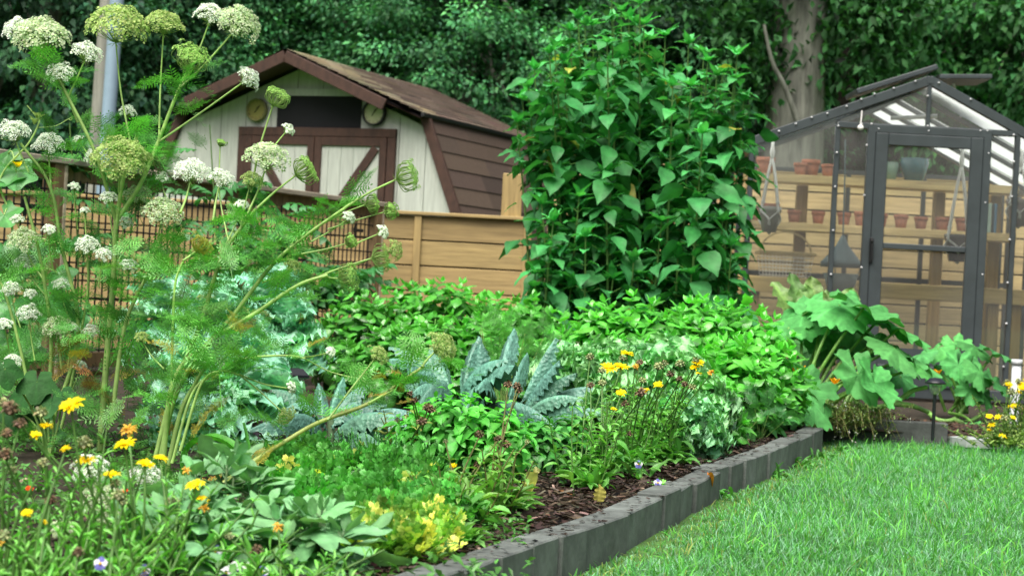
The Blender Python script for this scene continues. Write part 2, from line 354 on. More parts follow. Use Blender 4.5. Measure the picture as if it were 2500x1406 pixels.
# ================================================================== concrete edging blocks
for k in range(len(EP) - 1):
    a, b = EP[k], EP[k + 1]; t = nrm(b - a); nn = A(-t[1], t[0], 0); L = np.linalg.norm(b - a)
    g = U(.8, 1.18); mb = MB(); j = rng.normal(0, .006)
    M = np.stack([t, nn, A(0, 0, 1)]); o = A(a[0], a[1], 0)
    mb.box((.0025, j, -.04), (L - .0025, .092 + j, EH + rng.normal(0, .004)), (g * .98, g, g), M, o, .004)
    ob = mb.build('edging_block', CONC, None, False, loc=o)
    lab = 'grey concrete block edging the planting bed along the lawn'
    tag(ob, lab, 'edging block', 'grey concrete blocks in a row along the bed')
def wallblk(x0, x1, y, h, lab, dpt=.09):
    mb = MB(); g = U(.5, .6); mb.box((x0 + .002, y, -.04), (x1 - .002, y + dpt, h), (g, g, g * 1.02), None, (0, 0, 0), .005)
    return tag(mb.build('edging_block', CONC, None, False, loc=(x0, y, 0)), lab, 'edging block')
xm = (W2A[0] + .02 + W2X) / 2 - .02
wallblk(EX[-1] - .02, W2A[0] + .1, W2Y + .004, .11, 'dark concrete block at the inner corner, under the trailing thyme')
wallblk(W2A[0] + .1, on_ground(2185, 1096, 0)[0], W2Y, .135, 'dark upright concrete block in the far wall facing the lawn, left of its twin')
wallblk(on_ground(2185, 1096, 0)[0], W2X, W2Y - .003, .135, 'dark upright concrete block at the right end of the far wall, by the path light')
wallblk(W2X + .004, W2X + .42, W2Y + .02, .06, 'low sunken concrete block beside the pale flat stone')
mb = MB(); c0 = on_ground(2385, 1066, .08); pts = [(c0[0] + .13 * math.cos(a) * (1 + .1 * math.sin(3 * a)), c0[1] + .12 * math.sin(a), 0) for a in np.linspace(0, 6.28, 14, endpoint=False)]
v = [(p[0], p[1], z) for z in (.03, .072) for p in pts] + [(c0[0], c0[1], .076)]
mb.raw(v, [(i, (i + 1) % 14, 14 + (i + 1) % 14, 14 + i) for i in range(14)], [(14 + i, 14 + (i + 1) % 14, 28) for i in range(14)], (.42, .46, .46))
tag(mb.build('stepping_stone', PAINT, loc=tuple(c0 * A(1, 1, 0)), smooth=False), 'pale flat stone lying at the foot of the second squash plant', 'stone')

# ================================================================== grass
n = 150000; y = U(4.1, W2Y + .02, n) ** 1.0; ex = edge_x(y); x = ex + .015 + (0.30 * y + .95 - ex) * U(0, 1, n)
cl = wob(x, y, 1.3, 1); dist = x - ex; bare = np.clip((dist - .0) / .24 + .3 * wob(x, y, 3, 4), .22, 1)
keep = rng.random(n) < bare + .15; x, y, cl, bare, dist = [a[keep] for a in (x, y, cl, bare, dist)]; n = len(x)
L = (U(.026, .058, n) + .008 * cl) * (.35 + .65 * bare); tall = rng.random(n) < .035; L = np.where(tall, L * 1.75, L); L = np.maximum(L, .015)
gc = cols(S(84, 160, 76, .6), n, .18, .07); teal = (rng.random(n) < .40)[:, None]; gc = np.where(teal, cols(S(122, 172, 136, .66), n, .22, .06), gc)
gc = np.where(tall[:, None], cols(S(104, 186, 72, .6), n, .12, .06), gc); dry = (rng.random(n) < .02 + .25 * (1 - bare))[:, None]; gc = np.where(dry, cols(S(140, 156, 76, .6), n, .2, .08), gc)
gc *= (.95 + .12 * cl)[:, None]
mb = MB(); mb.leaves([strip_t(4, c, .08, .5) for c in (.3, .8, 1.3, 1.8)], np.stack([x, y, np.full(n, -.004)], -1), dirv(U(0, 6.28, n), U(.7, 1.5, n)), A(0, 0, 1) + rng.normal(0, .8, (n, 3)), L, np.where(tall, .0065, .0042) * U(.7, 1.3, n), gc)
tag(mb.build('lawn_grass', GRASS), 'thick green lawn grass growing in front of the bed', 'grass', kind='stuff')

n = 9000; y = U(3.3, 7.2, n); x = U(-2.2, .1, n) * (.35 + .65 * y / 7.2); k_ = wob(x, y, 2.2, 5) > -.25; x, y = x[k_], y[k_]; n = len(x)
mb = MB(); mb.leaves(leaf_t(2, 1, lambda t: .5 * math.sin(math.pi * min(1, .1 + .9 * t)) ** .7, .2, .5), np.stack([x, y, SOIL + U(.005, .05, n)], -1), dirv(U(0, 6.28, n), U(-.1, .9, n)), A(0, 0, 1) + rng.normal(0, .3, (n, 3)), U(.012, .038, n), U(.008, .018, n), cols(S(84, 146, 62, .5), n, .3, .08))
tag(mb.build('ground_cover', LEAF), 'low green weeds carpeting the soil under the flowers at left', 'ground cover', kind='stuff')

# ================================================================== wooden fences
def board_fence(x0, x1, y, top, bh, posts, lab, cap=True, gap=.012, tall=None, colr=(1, 1, 1)):
    t = thing('board_fence', lab, 'fence', ((x0 + x1) / 2, y, 0)); mb = MB(); z = top - (.03 if cap else 0); X = sorted([x0] + [p for p in posts if x0 < p < x1] + [x1])
    while z > .04:
        for a, b in zip(X[:-1], X[1:]):
            g = U(.82, 1.12); mb.box((a + .002, y, max(z - bh + gap, .02)), (b - .002, y + .022, z), (g * colr[0], g * colr[1] * U(.97, 1.02), g * colr[2]), None, (0, 0, 0), .003)
        z -= bh
    mb.build('panel', WOOD, t, False)
    mb = MB().box((x0, y + .03, .02), (x1, y + .035, top - .05)); mb.build('gap_dark', DARKFILL, t, False)  # black sheet added behind the boards so the gaps look dark
    if cap: MB().box((x0, y - .045, top - .028), (x1, y + .05, top), colr, bev=.004).build('cap_rail', WOOD, t, False)
    for p in posts:
        MB().box((p - .03, y - .03, .0), (p + .03, y - .002, top - .03), colr, bev=.004).build('batten', WOODV, t, False)
    return t
pA = at(1018, 600, 15)[0]
board_fence(-7.2, .14, 15.0, 1.31, .207, [-6, -4.4, -2.8, pA, .105], 'tan stained board fence with a flat cap rail in front of the barn shed')
tp = at(1253, 424, 15.02)
t = thing('fence_post', 'tall square tan post standing above the fence beside the leafy clump', 'post', (tp[0], 15.1, 0))
MB().box((tp[0] - .082, 15.03, 0), (tp[0] + .082, 15.2, tp[2]), bev=.006).build('shaft', WOODV, t, False)
board_fence(.3, 8.5, 17.2, 1.96, .168, [2.1, 4.3, 6.5], 'taller tan board fence running behind the greenhouse', gap=.014, colr=(1.3, 1.32, 1.5))

# ================================================================== wire trellis fence
fa, fb = at(0, 600, 10.4)[:2], at(930, 600, 14.7)[:2]; fd = nrm(np.array([fb[0] - fa[0], fb[1] - fa[1], 0])); fn = A(fd[1], -fd[0], 0)
def fx(px):
    p = ray_plane(px, 600, (fa[0], fa[1], 0), fn); return np.dot(p - A(fa[0], fa[1], 0), fd)
F0 = A(fa[0], fa[1], 0); FT = at(0, 367, 10.4)[2]; smax = fx(925)
t = thing('wire_fence', 'weathered timber fence with black wire mesh panels behind the tall flowering plants', 'fence', tuple(F0))
MB().bar(F0 + fd * -1.6 + A(0, 0, FT - .018), F0 + fd * smax + A(0, 0, FT - .018), .12, .036, bev=.004).build('cap_rail', WEATHER, t, False)
MB().bar(F0 + fd * -1.6 + A(0, 0, FT - .085) - fn * .02, F0 + fd * smax + A(0, 0, FT - .085) - fn * .02, .036, .09, bev=.003).build('top_rail', BROWNW, t, False)
MB().bar(F0 + fd * -1.6 + A(0, 0, .16), F0 + fd * smax + A(0, 0, .16), .04, .09, bev=.003).build('bottom_rail', BROWNW, t, False)
for s in (fx(-20) - 1.0, fx(122), fx(596), fx(912)):
    p = F0 + fd * s
    po = MB().box((-.045, -.045, 0), (.045, .045, FT - .036), bev=.004, o=p, M=np.stack([fd, A(-fd[1], fd[0], 0), A(0, 0, 1)])).build('post', BROWNW, t, False)
    MB().box((.046, -.047, .05), (.075, .03, FT - .04), (1.25, 1.2, 1.15), o=p, M=np.stack([fd, A(-fd[1], fd[0], 0), A(0, 0, 1)]), bev=.003).build('trim_strip', WEATHER, po, False)
mb = MB(); s = -1.6
while s < smax: mb.tube([F0 + fd * s + A(0, 0, .2), F0 + fd * s + A(0, 0, FT - .12)], .0058, 5, (.01, .01, .01)); s += .068
z = .22
while z < FT - .12: mb.tube([F0 + fd * -1.6 + A(0, 0, z) + fn * .006, F0 + fd * smax + A(0, 0, z) + fn * .006], .0058, 5, (.01, .01, .01)); z += .105
mb.build('wire_mesh', BLACK, t)
for px, py in ((55, 503), (858, 562)):
    p = ray_plane(px, py, F0, fn) + fn * .05; mb = MB(); k = 1.0 if px < 100 else .8
    mb.bar(p - fd * .05 * k, p + fd * .10 * k, .03 * k, .01, up=fn, bev=.003); 
    mb.raw([p + A(0, 0, .09 * k) + fd * -.04, p + fd * -.085 * k, p + A(0, 0, -.09 * k) + fd * -.04, p + fd * .0 * k + A(0, 0, 0)], [(0, 1, 2, 3)]); mb.lathe([(0, -.012), (.014 * k, -.01), (.014 * k, .012), (0, .014)], p + fd * .1 * k, 10)
    mb.build('strap_hinge' if px < 100 else 'latch', BLACK, t, False)

# ================================================================== utility pole
p = at(238, 300, 19.5); t = thing('utility_pole', 'pale grey utility pole with a steel pipe beside it, rising behind the left fence', 'pole', (p[0], p[1], 0))
MB().tube([(p[0] - .045, p[1], 0), (p[0] + .05, p[1], 4), (p[0] + .12, p[1], 7.5)], [.085, .08, .07], 14, c=(1, 1, 1)).build('shaft', solid('pole_wood', S(150, 150, 140, .8), .8, nscale=5, namt=.3, stretch=(6, 6, .5), bump=.3), t)
MB().tube([(p[0] + .085, p[1] - .06, 0), (p[0] + .16, p[1] - .06, 4), (p[0] + .22, p[1] - .06, 7)], [.075, .075, .075], 14, c=S(150, 175, 195, .9)).build('conduit', PAINT, t)

# ================================================================== gambrel shed
e, d = A(math.cos(R(23)), -math.sin(R(23)), 0), A(math.sin(R(23)), math.cos(R(23)), 0)
P1 = at(697, 122, 18.0); O = A(P1[0], P1[1], 0); WD = .38
t = thing('barn_shed', 'cream and maroon gambrel roof garden shed standing behind the fence', 'shed', tuple(O))
def sp(px, py, dd=WD):
    p = ray_plane(px, py, O + d * dd, d); return np.dot(p - O, e), p[2]
def W3(a, z, dd): return O + e * a + d * dd + A(0, 0, z)
PK = P1[2]; ba, bz = sp(1036, 280, .3); la, lz = sp(1118, 512); ea = la + (la - ba) / (bz - lz) * (lz - .55); LEN = 3.3
prof = lambda a: (PK - .1 - (PK - bz) / ba * abs(a)) if abs(a) < ba - .06 else max(.3, bz - (abs(a) - ba + .06) / (la - ba) * (bz - lz))
# front wall of vertical boards
mb = MB(); a = -ea + .05; oa0, oz0 = sp(676, 312); oa1, oz1 = sp(885, 236)
while a < ea - .05:
    b = min(a + .29, ea - .05); n_ = 6; xs = np.linspace(a + .004, b - .004, n_)
    lo = [.2] * n_; v = [W3(x, z, WD) for x, z in zip(xs, lo)] + [W3(x, max(prof(x) - .02, .25), WD) for x in xs] + [W3(x, z, WD + .03) for x, z in zip(xs, lo)] + [W3(x, max(prof(x) - .02, .25), WD + .03) for x in xs]
    q = [(i, i + 1, n_ + i + 1, n_ + i) for i in range(n_ - 1)] + [(0, n_, 3 * n_, 2 * n_), (n_ - 1, 3 * n_ - 1, 4 * n_ - 1, 2 * n_ - 1)]
    mb.raw(v, q); a += .29
mb.build('front_wall', SIDING, t, False)
mb = MB(); v = [W3(x, .2, WD + .035) for x in (-ea + .06, ea - .06)] + [W3(x, max(prof(x) - .03, .2), WD + .035) for x in np.linspace(ea - .06, -ea + .06, 40)]
mb.raw(v + [W3(0, .2, WD + .035)], None, [(42, i, i + 1) for i in range(1, 41)]); mb.build('wall_backing', DARKFILL, t, False)
zc = (oz0 + oz1) / 2
op = MB().box((oa0, -.012, oz0), (oa1, .0, oz1), o=W3(0, 0, WD), M=np.stack([e, d, A(0, 0, 1)])).build('loft_opening', DARKFILL, t, False)  # flat black panel paints the unlit inside of the loft
MB().box((oa0 - .06, -.02, oz1), (oa1 + .06, -.0, oz1 + .07), (.6, .62, .5), o=W3(0, 0, WD), M=np.stack([e, d, A(0, 0, 1)])).build('lintel', SIDING, op, False)
MM = np.stack([e, d, A(0, 0, 1)])
def sb(px0, py0, px1, py1, dd0, dd1, mb, c=(1, 1, 1)):
    a0, z0 = sp(px0, py0); a1, z1 = sp(px1, py1); mb.box((a0, dd0 - WD, z0), (a1, dd1 - WD, z1), c, MM, W3(0, 0, WD), .004)
da0, dz0 = sp(588, 310); da1, _ = sp(971, 322); zT = dz0; zB = .28; tw = .085
fr = MB(); fr.box((da0, -.045, zT - tw), (da1, -.002, zT), o=W3(0, 0, WD), M=MM, bev=.004)
fr.box((da0, -.042, zB), (da0 + tw, -.002, zT - tw), o=W3(0, 0, WD), M=MM, bev=.004); fr.box((da1 - tw, -.042, zB), (da1, -.002, zT - tw), o=W3(0, 0, WD), M=MM, bev=.004); fr.build('door_frame', TRIM, t, False)
mid = sp(771, 400)[0]
for k, (a0, a1) in enumerate(((da0 + tw + .005, mid - .004), (mid + .004, da1 - tw - .005))):
    dr = MB()
    for x0 in np.arange(a0 + .01, a1 - .05, .14): dr.box((x0, -.03, zB), (min(x0 + .136, a1 - .01), -.01, zT - tw - .01), o=W3(0, 0, WD), M=MM)
    dr = dr.build('door', SIDING, t, False); st = MB(); zz = zT - tw - .004
    st.box((a0, -.052, zB), (a0 + .075, -.031, zz), o=W3(0, 0, WD), M=MM, bev=.003); st.box((a1 - .075, -.052, zB), (a1, -.031, zz), o=W3(0, 0, WD), M=MM, bev=.003)
    st.box((a0 + .075, -.05, zz - .085), (a1 - .075, -.031, zz), o=W3(0, 0, WD), M=MM, bev=.003); st.box((a0 + .075, -.05, zz - 1.0), (a1 - .075, -.031, zz - .91), o=W3(0, 0, WD), M=MM, bev=.003)
    up = (a0 + .11, zz - .9), (a1 - .12, zz - .1)
    if k == 0: up = (a1 - .11, zz - .9), (a0 + .12, zz - .1)
    st.bar(W3(up[0][0], up[0][1], WD - .041), W3(up[1][0], up[1][1], WD - .041), .018, .085, up=(0, 0, 1), bev=.003); st.build('door_trim', TRIM, dr, False)
# trims along the gambrel edge
for sg in (-1, 1):
    MB().bar(W3(sg * (ba - .02), bz, WD - .03), W3(sg * ea, .5, WD - .03), .05, .10, up=e, bev=.004).build('corner_trim', TRIM, t, False)
    MB().bar(W3(0, PK - .06, .0), W3(sg * (ba * .8), PK - .06 - (PK - bz) * .8, .0), .03, .11, up=(0, 0, 1), bev=.004).build('rake_board', TRIM, t, False)
    # soffit
    mb = MB(); v = [W3(0, PK - .09, .02), W3(sg * ba, bz - .04, .2), W3(sg * ba, bz - .04, WD), W3(0, PK - .09, WD)]; mb.raw(v, [(0, 1, 2, 3)], None); mb.build('soffit', TRIM, t, False)
    mb = MB(); sl_ = A(*(e * sg * ba)) + A(0, 0, bz - PK); SL = np.linalg.norm(sl_); rows = 13
    for r_ in range(rows):
        f0, f1 = r_ / rows, min((r_ + 1.15) / rows, 1.02); x = 0.; off = .15 * (r_ % 2)
        while x < LEN:
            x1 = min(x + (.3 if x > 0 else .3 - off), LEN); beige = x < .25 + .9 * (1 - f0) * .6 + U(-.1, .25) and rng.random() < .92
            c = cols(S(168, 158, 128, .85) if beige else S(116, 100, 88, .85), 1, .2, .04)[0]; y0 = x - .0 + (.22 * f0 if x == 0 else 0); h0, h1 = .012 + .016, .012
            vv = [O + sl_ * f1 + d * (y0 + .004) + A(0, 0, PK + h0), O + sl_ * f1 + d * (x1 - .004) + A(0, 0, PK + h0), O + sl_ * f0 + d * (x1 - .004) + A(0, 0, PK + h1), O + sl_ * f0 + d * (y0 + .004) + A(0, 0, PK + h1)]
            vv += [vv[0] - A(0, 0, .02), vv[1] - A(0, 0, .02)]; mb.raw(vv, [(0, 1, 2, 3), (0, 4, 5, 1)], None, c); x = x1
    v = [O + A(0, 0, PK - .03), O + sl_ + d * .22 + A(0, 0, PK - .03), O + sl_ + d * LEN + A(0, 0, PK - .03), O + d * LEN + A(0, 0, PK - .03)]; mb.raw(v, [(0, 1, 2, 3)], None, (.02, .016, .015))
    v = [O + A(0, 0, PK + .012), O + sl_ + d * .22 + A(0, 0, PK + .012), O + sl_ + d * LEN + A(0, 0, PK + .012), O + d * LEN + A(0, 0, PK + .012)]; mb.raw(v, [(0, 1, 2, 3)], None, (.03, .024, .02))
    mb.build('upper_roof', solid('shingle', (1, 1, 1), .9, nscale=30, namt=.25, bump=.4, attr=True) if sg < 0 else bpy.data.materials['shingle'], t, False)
    mb = MB(); dn = e * sg * (ea - ba) + A(0, 0, .5 - bz); B0 = O + e * sg * ba + A(0, 0, bz); rows = 11
    for r_ in range(rows):
        f0, f1 = r_ / rows, (r_ + 1) / rows; x = WD - .02
        while x < LEN:
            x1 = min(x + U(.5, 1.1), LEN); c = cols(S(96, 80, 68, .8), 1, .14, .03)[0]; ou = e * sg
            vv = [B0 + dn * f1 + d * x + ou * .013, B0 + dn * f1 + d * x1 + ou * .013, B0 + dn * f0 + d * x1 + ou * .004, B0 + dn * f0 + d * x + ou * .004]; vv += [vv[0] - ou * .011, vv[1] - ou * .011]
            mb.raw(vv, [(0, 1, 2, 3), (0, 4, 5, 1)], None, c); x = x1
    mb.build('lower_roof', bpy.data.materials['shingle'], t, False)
    MB().bar(O + sl_ + d * .2 + A(0, 0, PK - .012) + e * sg * .03, O + sl_ + d * LEN + A(0, 0, PK - .012) + e * sg * .03, .04, .035, bev=.004).build('drip_edge', BLACK, t, False)
mb = MB(); mb.raw([W3(x, z, LEN - .05) for x, z in ((-ea, .3), (ea, .3), (ba, bz), (0, PK - .02), (-ba, bz))], None, [(0, 1, 2), (0, 2, 3), (0, 3, 4)]); mb.build('back_wall', SIDING, t, False)
# two dial clocks hung on the shed front
for px, py, rr, lab, rim, face in ((631, 270, .115, 'round yellow dial hanging left of the dark loft opening', S(150, 150, 90, .6), S(196, 190, 100, .55)), (917, 277, .125, 'round pale dial with a thick black rim right of the loft opening', (.01, .011, .012), S(214, 222, 170, .75))):
    a_, z_ = sp(px, py); c_ = W3(a_, z_, WD - .035); k = thing('dial_clock', lab, 'clock', tuple(c_))
    MB().lathe([(rr * .84, -.01), (rr * .86, .02), (rr, .02), (rr, -.03), (0, -.03)], c_, 32, rim, -d).build('rim', PAINT, k)
    MB().lathe([(0, .0), (rr * .85, .0)], c_, 32, face, -d).build('face', PAINT, k)
    mb = MB()
    for h in range(12):
        an = h * math.pi / 6; u_ = e * math.sin(an) + A(0, 0, math.cos(an)); mb.bar(c_ - d * .003 + u_ * rr * .68, c_ - d * .003 + u_ * rr * .77, .003, .006, up=d, c=(.02, .02, .02))
    mb.build('hour_marks', PAINT, k, False)
    for an, ln in ((R(38), .55), (R(215), .3), (R(20), .3)): 
        u_ = e * math.sin(an) + A(0, 0, math.cos(an)); MB().bar(c_ - d * .006, c_ - d * .006 + u_ * rr * ln, .003, .009, up=d, c=(.02, .02, .02)).build('hand', PAINT, k, False)
# ================================================================== greenhouse
GY, GD = 14.0, 2.45
def glass_mat():
    m, nt, o = mat('glass'); tr = N(nt, 'ShaderNodeBsdfTransparent'); tr.inputs[0].default_value = (.94, .97, .95, 1)
    gl = N(nt, 'ShaderNodeBsdfGlossy'); gl.inputs['Roughness'].default_value = .02; fr = N(nt, 'ShaderNodeFresnel'); fr.inputs[0].default_value = 1.5
    m1 = N(nt, 'ShaderNodeMixShader'); lk(nt, fr, 0, m1, 0); lk(nt, tr, 0, m1, 1); lk(nt, gl, 0, m1, 2)
    df = N(nt, 'ShaderNodeBsdfDiffuse'); df.inputs[0].default_value = (.82, .82, .79, 1)  # pale haze mixed into the panes to veil the inside
    tc = N(nt, 'ShaderNodeTexCoord'); nz = N(nt, 'ShaderNodeTexNoise', i_Scale=1.6); lk(nt, tc, 'Object', nz, 'Vector')
    mr = N(nt, 'ShaderNodeMapRange'); mr.inputs[1].default_value = .35; mr.inputs[2].default_value = .75; mr.inputs[3].default_value = .035; mr.inputs[4].default_value = .10; lk(nt, nz, 'Fac', mr, 0)
    m2 = N(nt, 'ShaderNodeMixShader'); lk(nt, mr, 0, m2, 0); lk(nt, m1, 0, m2, 1); lk(nt, df, 0, m2, 2); lk(nt, m2, 0, o, 'Surface'); return m
def poly_mat():
    m, nt, o = mat('twinwall'); b = N(nt, 'ShaderNodeBsdfDiffuse'); b.inputs[0].default_value = (.85, .88, .88, 1); tr = N(nt, 'ShaderNodeBsdfTranslucent'); tr.inputs[0].default_value = (.93, .96, .96, 1)
    tc = N(nt, 'ShaderNodeTexCoord'); nz = N(nt, 'ShaderNodeTexNoise', i_Scale=3.); lk(nt, tc, 'Object', nz, 'Vector'); mr = N(nt, 'ShaderNodeMapRange'); mr.inputs[3].default_value = .8; mr.inputs[4].default_value = .93; lk(nt, nz, 'Fac', mr, 0)
    ms = N(nt, 'ShaderNodeMixShader'); lk(nt, mr, 0, ms, 0); lk(nt, b, 0, ms, 1); lk(nt, tr, 0, ms, 2)
    tp = N(nt, 'ShaderNodeBsdfTransparent'); m3 = N(nt, 'ShaderNodeMixShader'); m3.inputs[0].default_value = .32; lk(nt, ms, 0, m3, 1); lk(nt, tp, 0, m3, 2); lk(nt, m3, 0, o, 'Surface'); return m
GLASS, POLY = glass_mat(), poly_mat(); BOLT = solid('zinc_bolt', (.6, .62, .63), .5, bump=0)
g = lambda px, py, y=GY: at(px, py, y)
rx, rz = g(2270, 197)[0], g(2270, 197)[2]; lx, lz_ = g(1820, 352)[0], g(1820, 352)[2]; ex2, ez2 = rx + 1.36, rz - 1.36 * math.tan(R(26.5)); tz = g(2260, 316)[2]
t = thing('greenhouse', 'dark framed glass greenhouse with a gabled roof standing behind the squash plants', 'greenhouse', (rx, GY, 0)); G = t
xL, xR = lx + .05, ex2 - .05; x1, x2 = g(2041, 400)[0], g(2480, 420)[0]; dl, dr_ = g(2122, 420)[0], g(2404, 440)[0]
def roofz(x): return rz + (lz_ - rz) * (rx - x) / (rx - lx) if x < rx else rz + (ez2 - rz) * (x - rx) / (ex2 - rx)
fm = lambda a, b, w_=.045, h_=.05, par=G, nm='frame_bar', up=(0, 1, 0): MB().bar(a, b, w_, h_, up=up, bev=.004).build(nm, METAL, par, False)
for yy in (GY, GY + GD):
    fm((lx - .05, yy, lz_ - .02), (rx, yy, rz), .07 if yy == GY else .045, .055, nm='gable_rafter'); fm((rx, yy, rz), (ex2 + .05, yy, ez2 - .02), .07 if yy == GY else .045, .055, nm='gable_rafter')
    if yy == GY:
        fm((x1, yy, tz), (x2, yy, tz), .045, .05, nm='tie_rail'); fm((rx, yy, tz), (rx, yy, rz - .03), .03, .05, nm='king_post')
    else: fm((xL, yy, lz_), (xR, yy, lz_), .04, .05, nm='tie_rail')
    for x in ([xL, x1, x2, xR] if yy == GY else [xL, at(2063, 600, GY + GD)[0], at(2248, 600, GY + GD)[0], at(2440, 600, GY + GD)[0], xR]):
        fm((x, yy, .05), (x, yy, (tz if x in (x1, x2) and yy == GY else min(roofz(x), lz_ + .0)) - .0), .038, .045, nm='post')
    fm((xL, yy, .1), (xR, yy, .1), .09, .06, nm='base_rail')
fm((xL, GY + GD, .98), (xR, GY + GD, .98), .045, .04, nm='mid_rail')
for x in (xL, xR):
    fm((x, GY, .1), (x, GY + GD, .1), .06, .09, nm='base_rail', up=(0, 0, 1)); zz = lz_ - .02 if x == xL else ez2
    fm((x, GY, zz), (x, GY + GD, zz), .06, .06, nm='eave_rail', up=(0, 0, 1))
    for k in (1, 2, 3): fm((x, GY + GD * k / 4, .1), (x, GY + GD * k / 4, zz), .035, .04, nm='post')
fm((rx, GY - .03, rz), (rx, GY + GD + .03, rz), .06, .06, nm='ridge_beam', up=(0, 0, 1))
for k in (1, 2, 3):
    y = GY + GD * k / 4; fm((lx, y, lz_ - .03), (rx, y, rz - .03), .035, .04, nm='rafter'); fm((rx, y, rz - .03), (ex2, y, ez2 - .03), .035, .04, nm='rafter')
fm((lx - .04, GY - .04, lz_ - .03), (lx - .04, GY + GD, lz_ - .03), .08, .06, nm='gutter', up=(0, 0, 1))
for k in range(4):
    y0, y1 = GY + GD * k / 4 + .03, GY + GD * (k + 1) / 4 - .03
    for sg, (xa, za) in ((0, (lx, lz_)), (1, (ex2, ez2))):
        f0 = .45 if k == 1 else .02                            # the second bay holds the opening vent near the ridge
        a = A(rx, 0, rz) + (A(xa, 0, za) - A(rx, 0, rz)) * f0; b = A(xa, 0, za); mb = MB()
        if f0 > .1: fm(tuple(a + A(0, y0 - .03, 0)), tuple(a + A(0, y1 + .03, 0)), .035, .04, nm='vent_sill', up=(0, 0, 1))
        nn = nrm(np.cross(b - a, A(0, 1, 0))); nn = nn * np.sign(nn[2])
        c8 = [a + A(0, y0, 0), b + A(0, y0, 0), b + A(0, y1, 0), a + A(0, y1, 0)]; c8 += [p + nn * .006 for p in c8]
        mb.raw(c8, [(0, 1, 2, 3), (4, 7, 6, 5), (0, 4, 5, 1), (2, 6, 7, 3)]); mb.build('roof_panel', POLY, G, False)
# opened vents
va, vb = g(2272, 172, GY + .5), g(2078, 232, GY + .5)
mb = MB(); mb.bar(va, vb, .5, .04, up=(0, 0, 1), bev=.006); vt = mb.build('roof_vent', METAL, G, False)
va, vb = g(2276, 196, GY + .5), g(2403, 196, GY + .5); vt = MB().bar(va, vb, .5, .035, up=(0, 0, 1), bev=.006).build('roof_vent', METAL, G, False)
MB().tube([vb + A(-.22, .1, -.02), A(rx + .42, GY + .7, roofz(rx + .42) + .02)], .012, 8, (.8, .8, .8)).build('vent_arm', PAINT, G)
MB().tube([A(rx + .25, GY + .8, roofz(rx + .25) - .06), A(rx - .12, GY + .8, roofz(rx - .1) - .18)], .018, 8, (.85, .88, .85)).build('vent_arm', PAINT, G)
# door
dz1 = g(2260, 325)[2]; 
for x in (dl, dr_): fm((x, GY - .012, .1), (x, GY - .012, dz1), .06, .055, nm='door_jamb')
fm((dl - .03, GY - .014, dz1 + .012), (dr_ + .03, GY - .014, dz1 + .012), .062, .05, nm='door_head')
D_ = []
ia, ib = dl + .032, dr_ - .032; it = dz1 - .02
db = MB(); sw = .095
db.box((ia, GY - .045, .14), (ia + sw, GY - .005, it), bev=.005); db.box((ib - sw, GY - .045, .14), (ib, GY - .005, it), bev=.005)
db.box((ia + sw, GY - .043, it - .09), (ib - sw, GY - .007, it), bev=.005); db.box((ia + sw, GY - .043, .14), (ib - sw, GY - .007, .30), bev=.005)
mz = g(2250, 605)[2]; db.box((ia + sw, GY - .04, mz - .022), (ib - sw, GY - .01, mz + .022), bev=.005)
db.box((ia + sw, GY - .038, .30), (ib - sw, GY - .02, .43), (.9, .95, 1)); 
door = db.build('door', METAL, G, False)
hp = g(2124, 600); hb = MB().box((hp[0] - .014, GY - .06, hp[2] - .13), (hp[0] + .014, GY - .045, hp[2] + .06), bev=.004); hb.tube([(hp[0], GY - .06, hp[2] + .02), (hp[0], GY - .085, hp[2] + .015), (hp[0] + .004, GY - .088, hp[2] - .11)], .009, 8); hb.lathe([(0, .0), (.012, .0), (.012, .03), (0, .032)], (hp[0], GY - .06, hp[2] + .035), 10, axis=(0, -1, 0)); hb.build('handle', BLACK, door, False)
def pane(x0, z0, x1, z1, y=GY, z0b=None, z1b=None):
    mb = MB(); z1b = z1 if z1b is None else z1b
    v = [(x0, y - .002, z0), (x1, y - .002, z0), (x1, y - .002, z1b), (x0, y - .002, z1), (x0, y + .002, z0), (x1, y + .002, z0), (x1, y + .002, z1b), (x0, y + .002, z1)]
    mb.raw(v, [(0, 1, 2, 3), (5, 4, 7, 6)]); return mb.build('pane', GLASS, G, False)
o_ = MB(); o_ = pane(ia + sw, .43, ib - sw, mz - .022, GY - .025); o_ = pane(ia + sw, mz + .022, ib - sw, it - .09, GY - .025)
pane(xL + .02, .15, x1 - .02, lz_ + .02, z1b=roofz(x1) - .04); pane(x1 + .02, .15, dl - .03, tz - .025); pane(dr_ + .03, .15, x2 - .02, tz - .025); pane(x2 + .02, .15, xR - .02, tz - .03, z1b=ez2 - .04)
pane(x1 + .02, tz + .025, rx - .016, roofz(x1) - .05, z1b=rz - .06); pane(rx + .016, tz + .025, x2 - .02, rz - .06, z1b=roofz(x2) - .05)
mb = MB()
for px, py in ((2047, 308), (2104, 303), (2128, 303), (2145, 315), (2265, 235), (2265, 308), (2267, 320), (2393, 320), (2410, 320), (2475, 330), (2116, 355), (2043, 373), (2039, 456), (2110, 477), (2034, 563), (2103, 653), (2029, 670), (2413, 375), (2405, 495), (2398, 670), (2475, 395), (2470, 480), (2465, 585), (2460, 690), (2457, 790), (2450, 895), (2235, 199), (2182, 216), (2135, 230), (2103, 243), (2067, 260), (2020, 278), (1982, 287), (1943, 303), (1902, 321), (2292, 203), (2370, 243)):
    p = g(px, py, GY - .03); mb.lathe([(0, .016), (.006, .012), (.0085, .0), (.0085, -.006)], p, 8, axis=(0, -1, 0))
mb.build('bolts', BOLT, G).name = 'bolting'
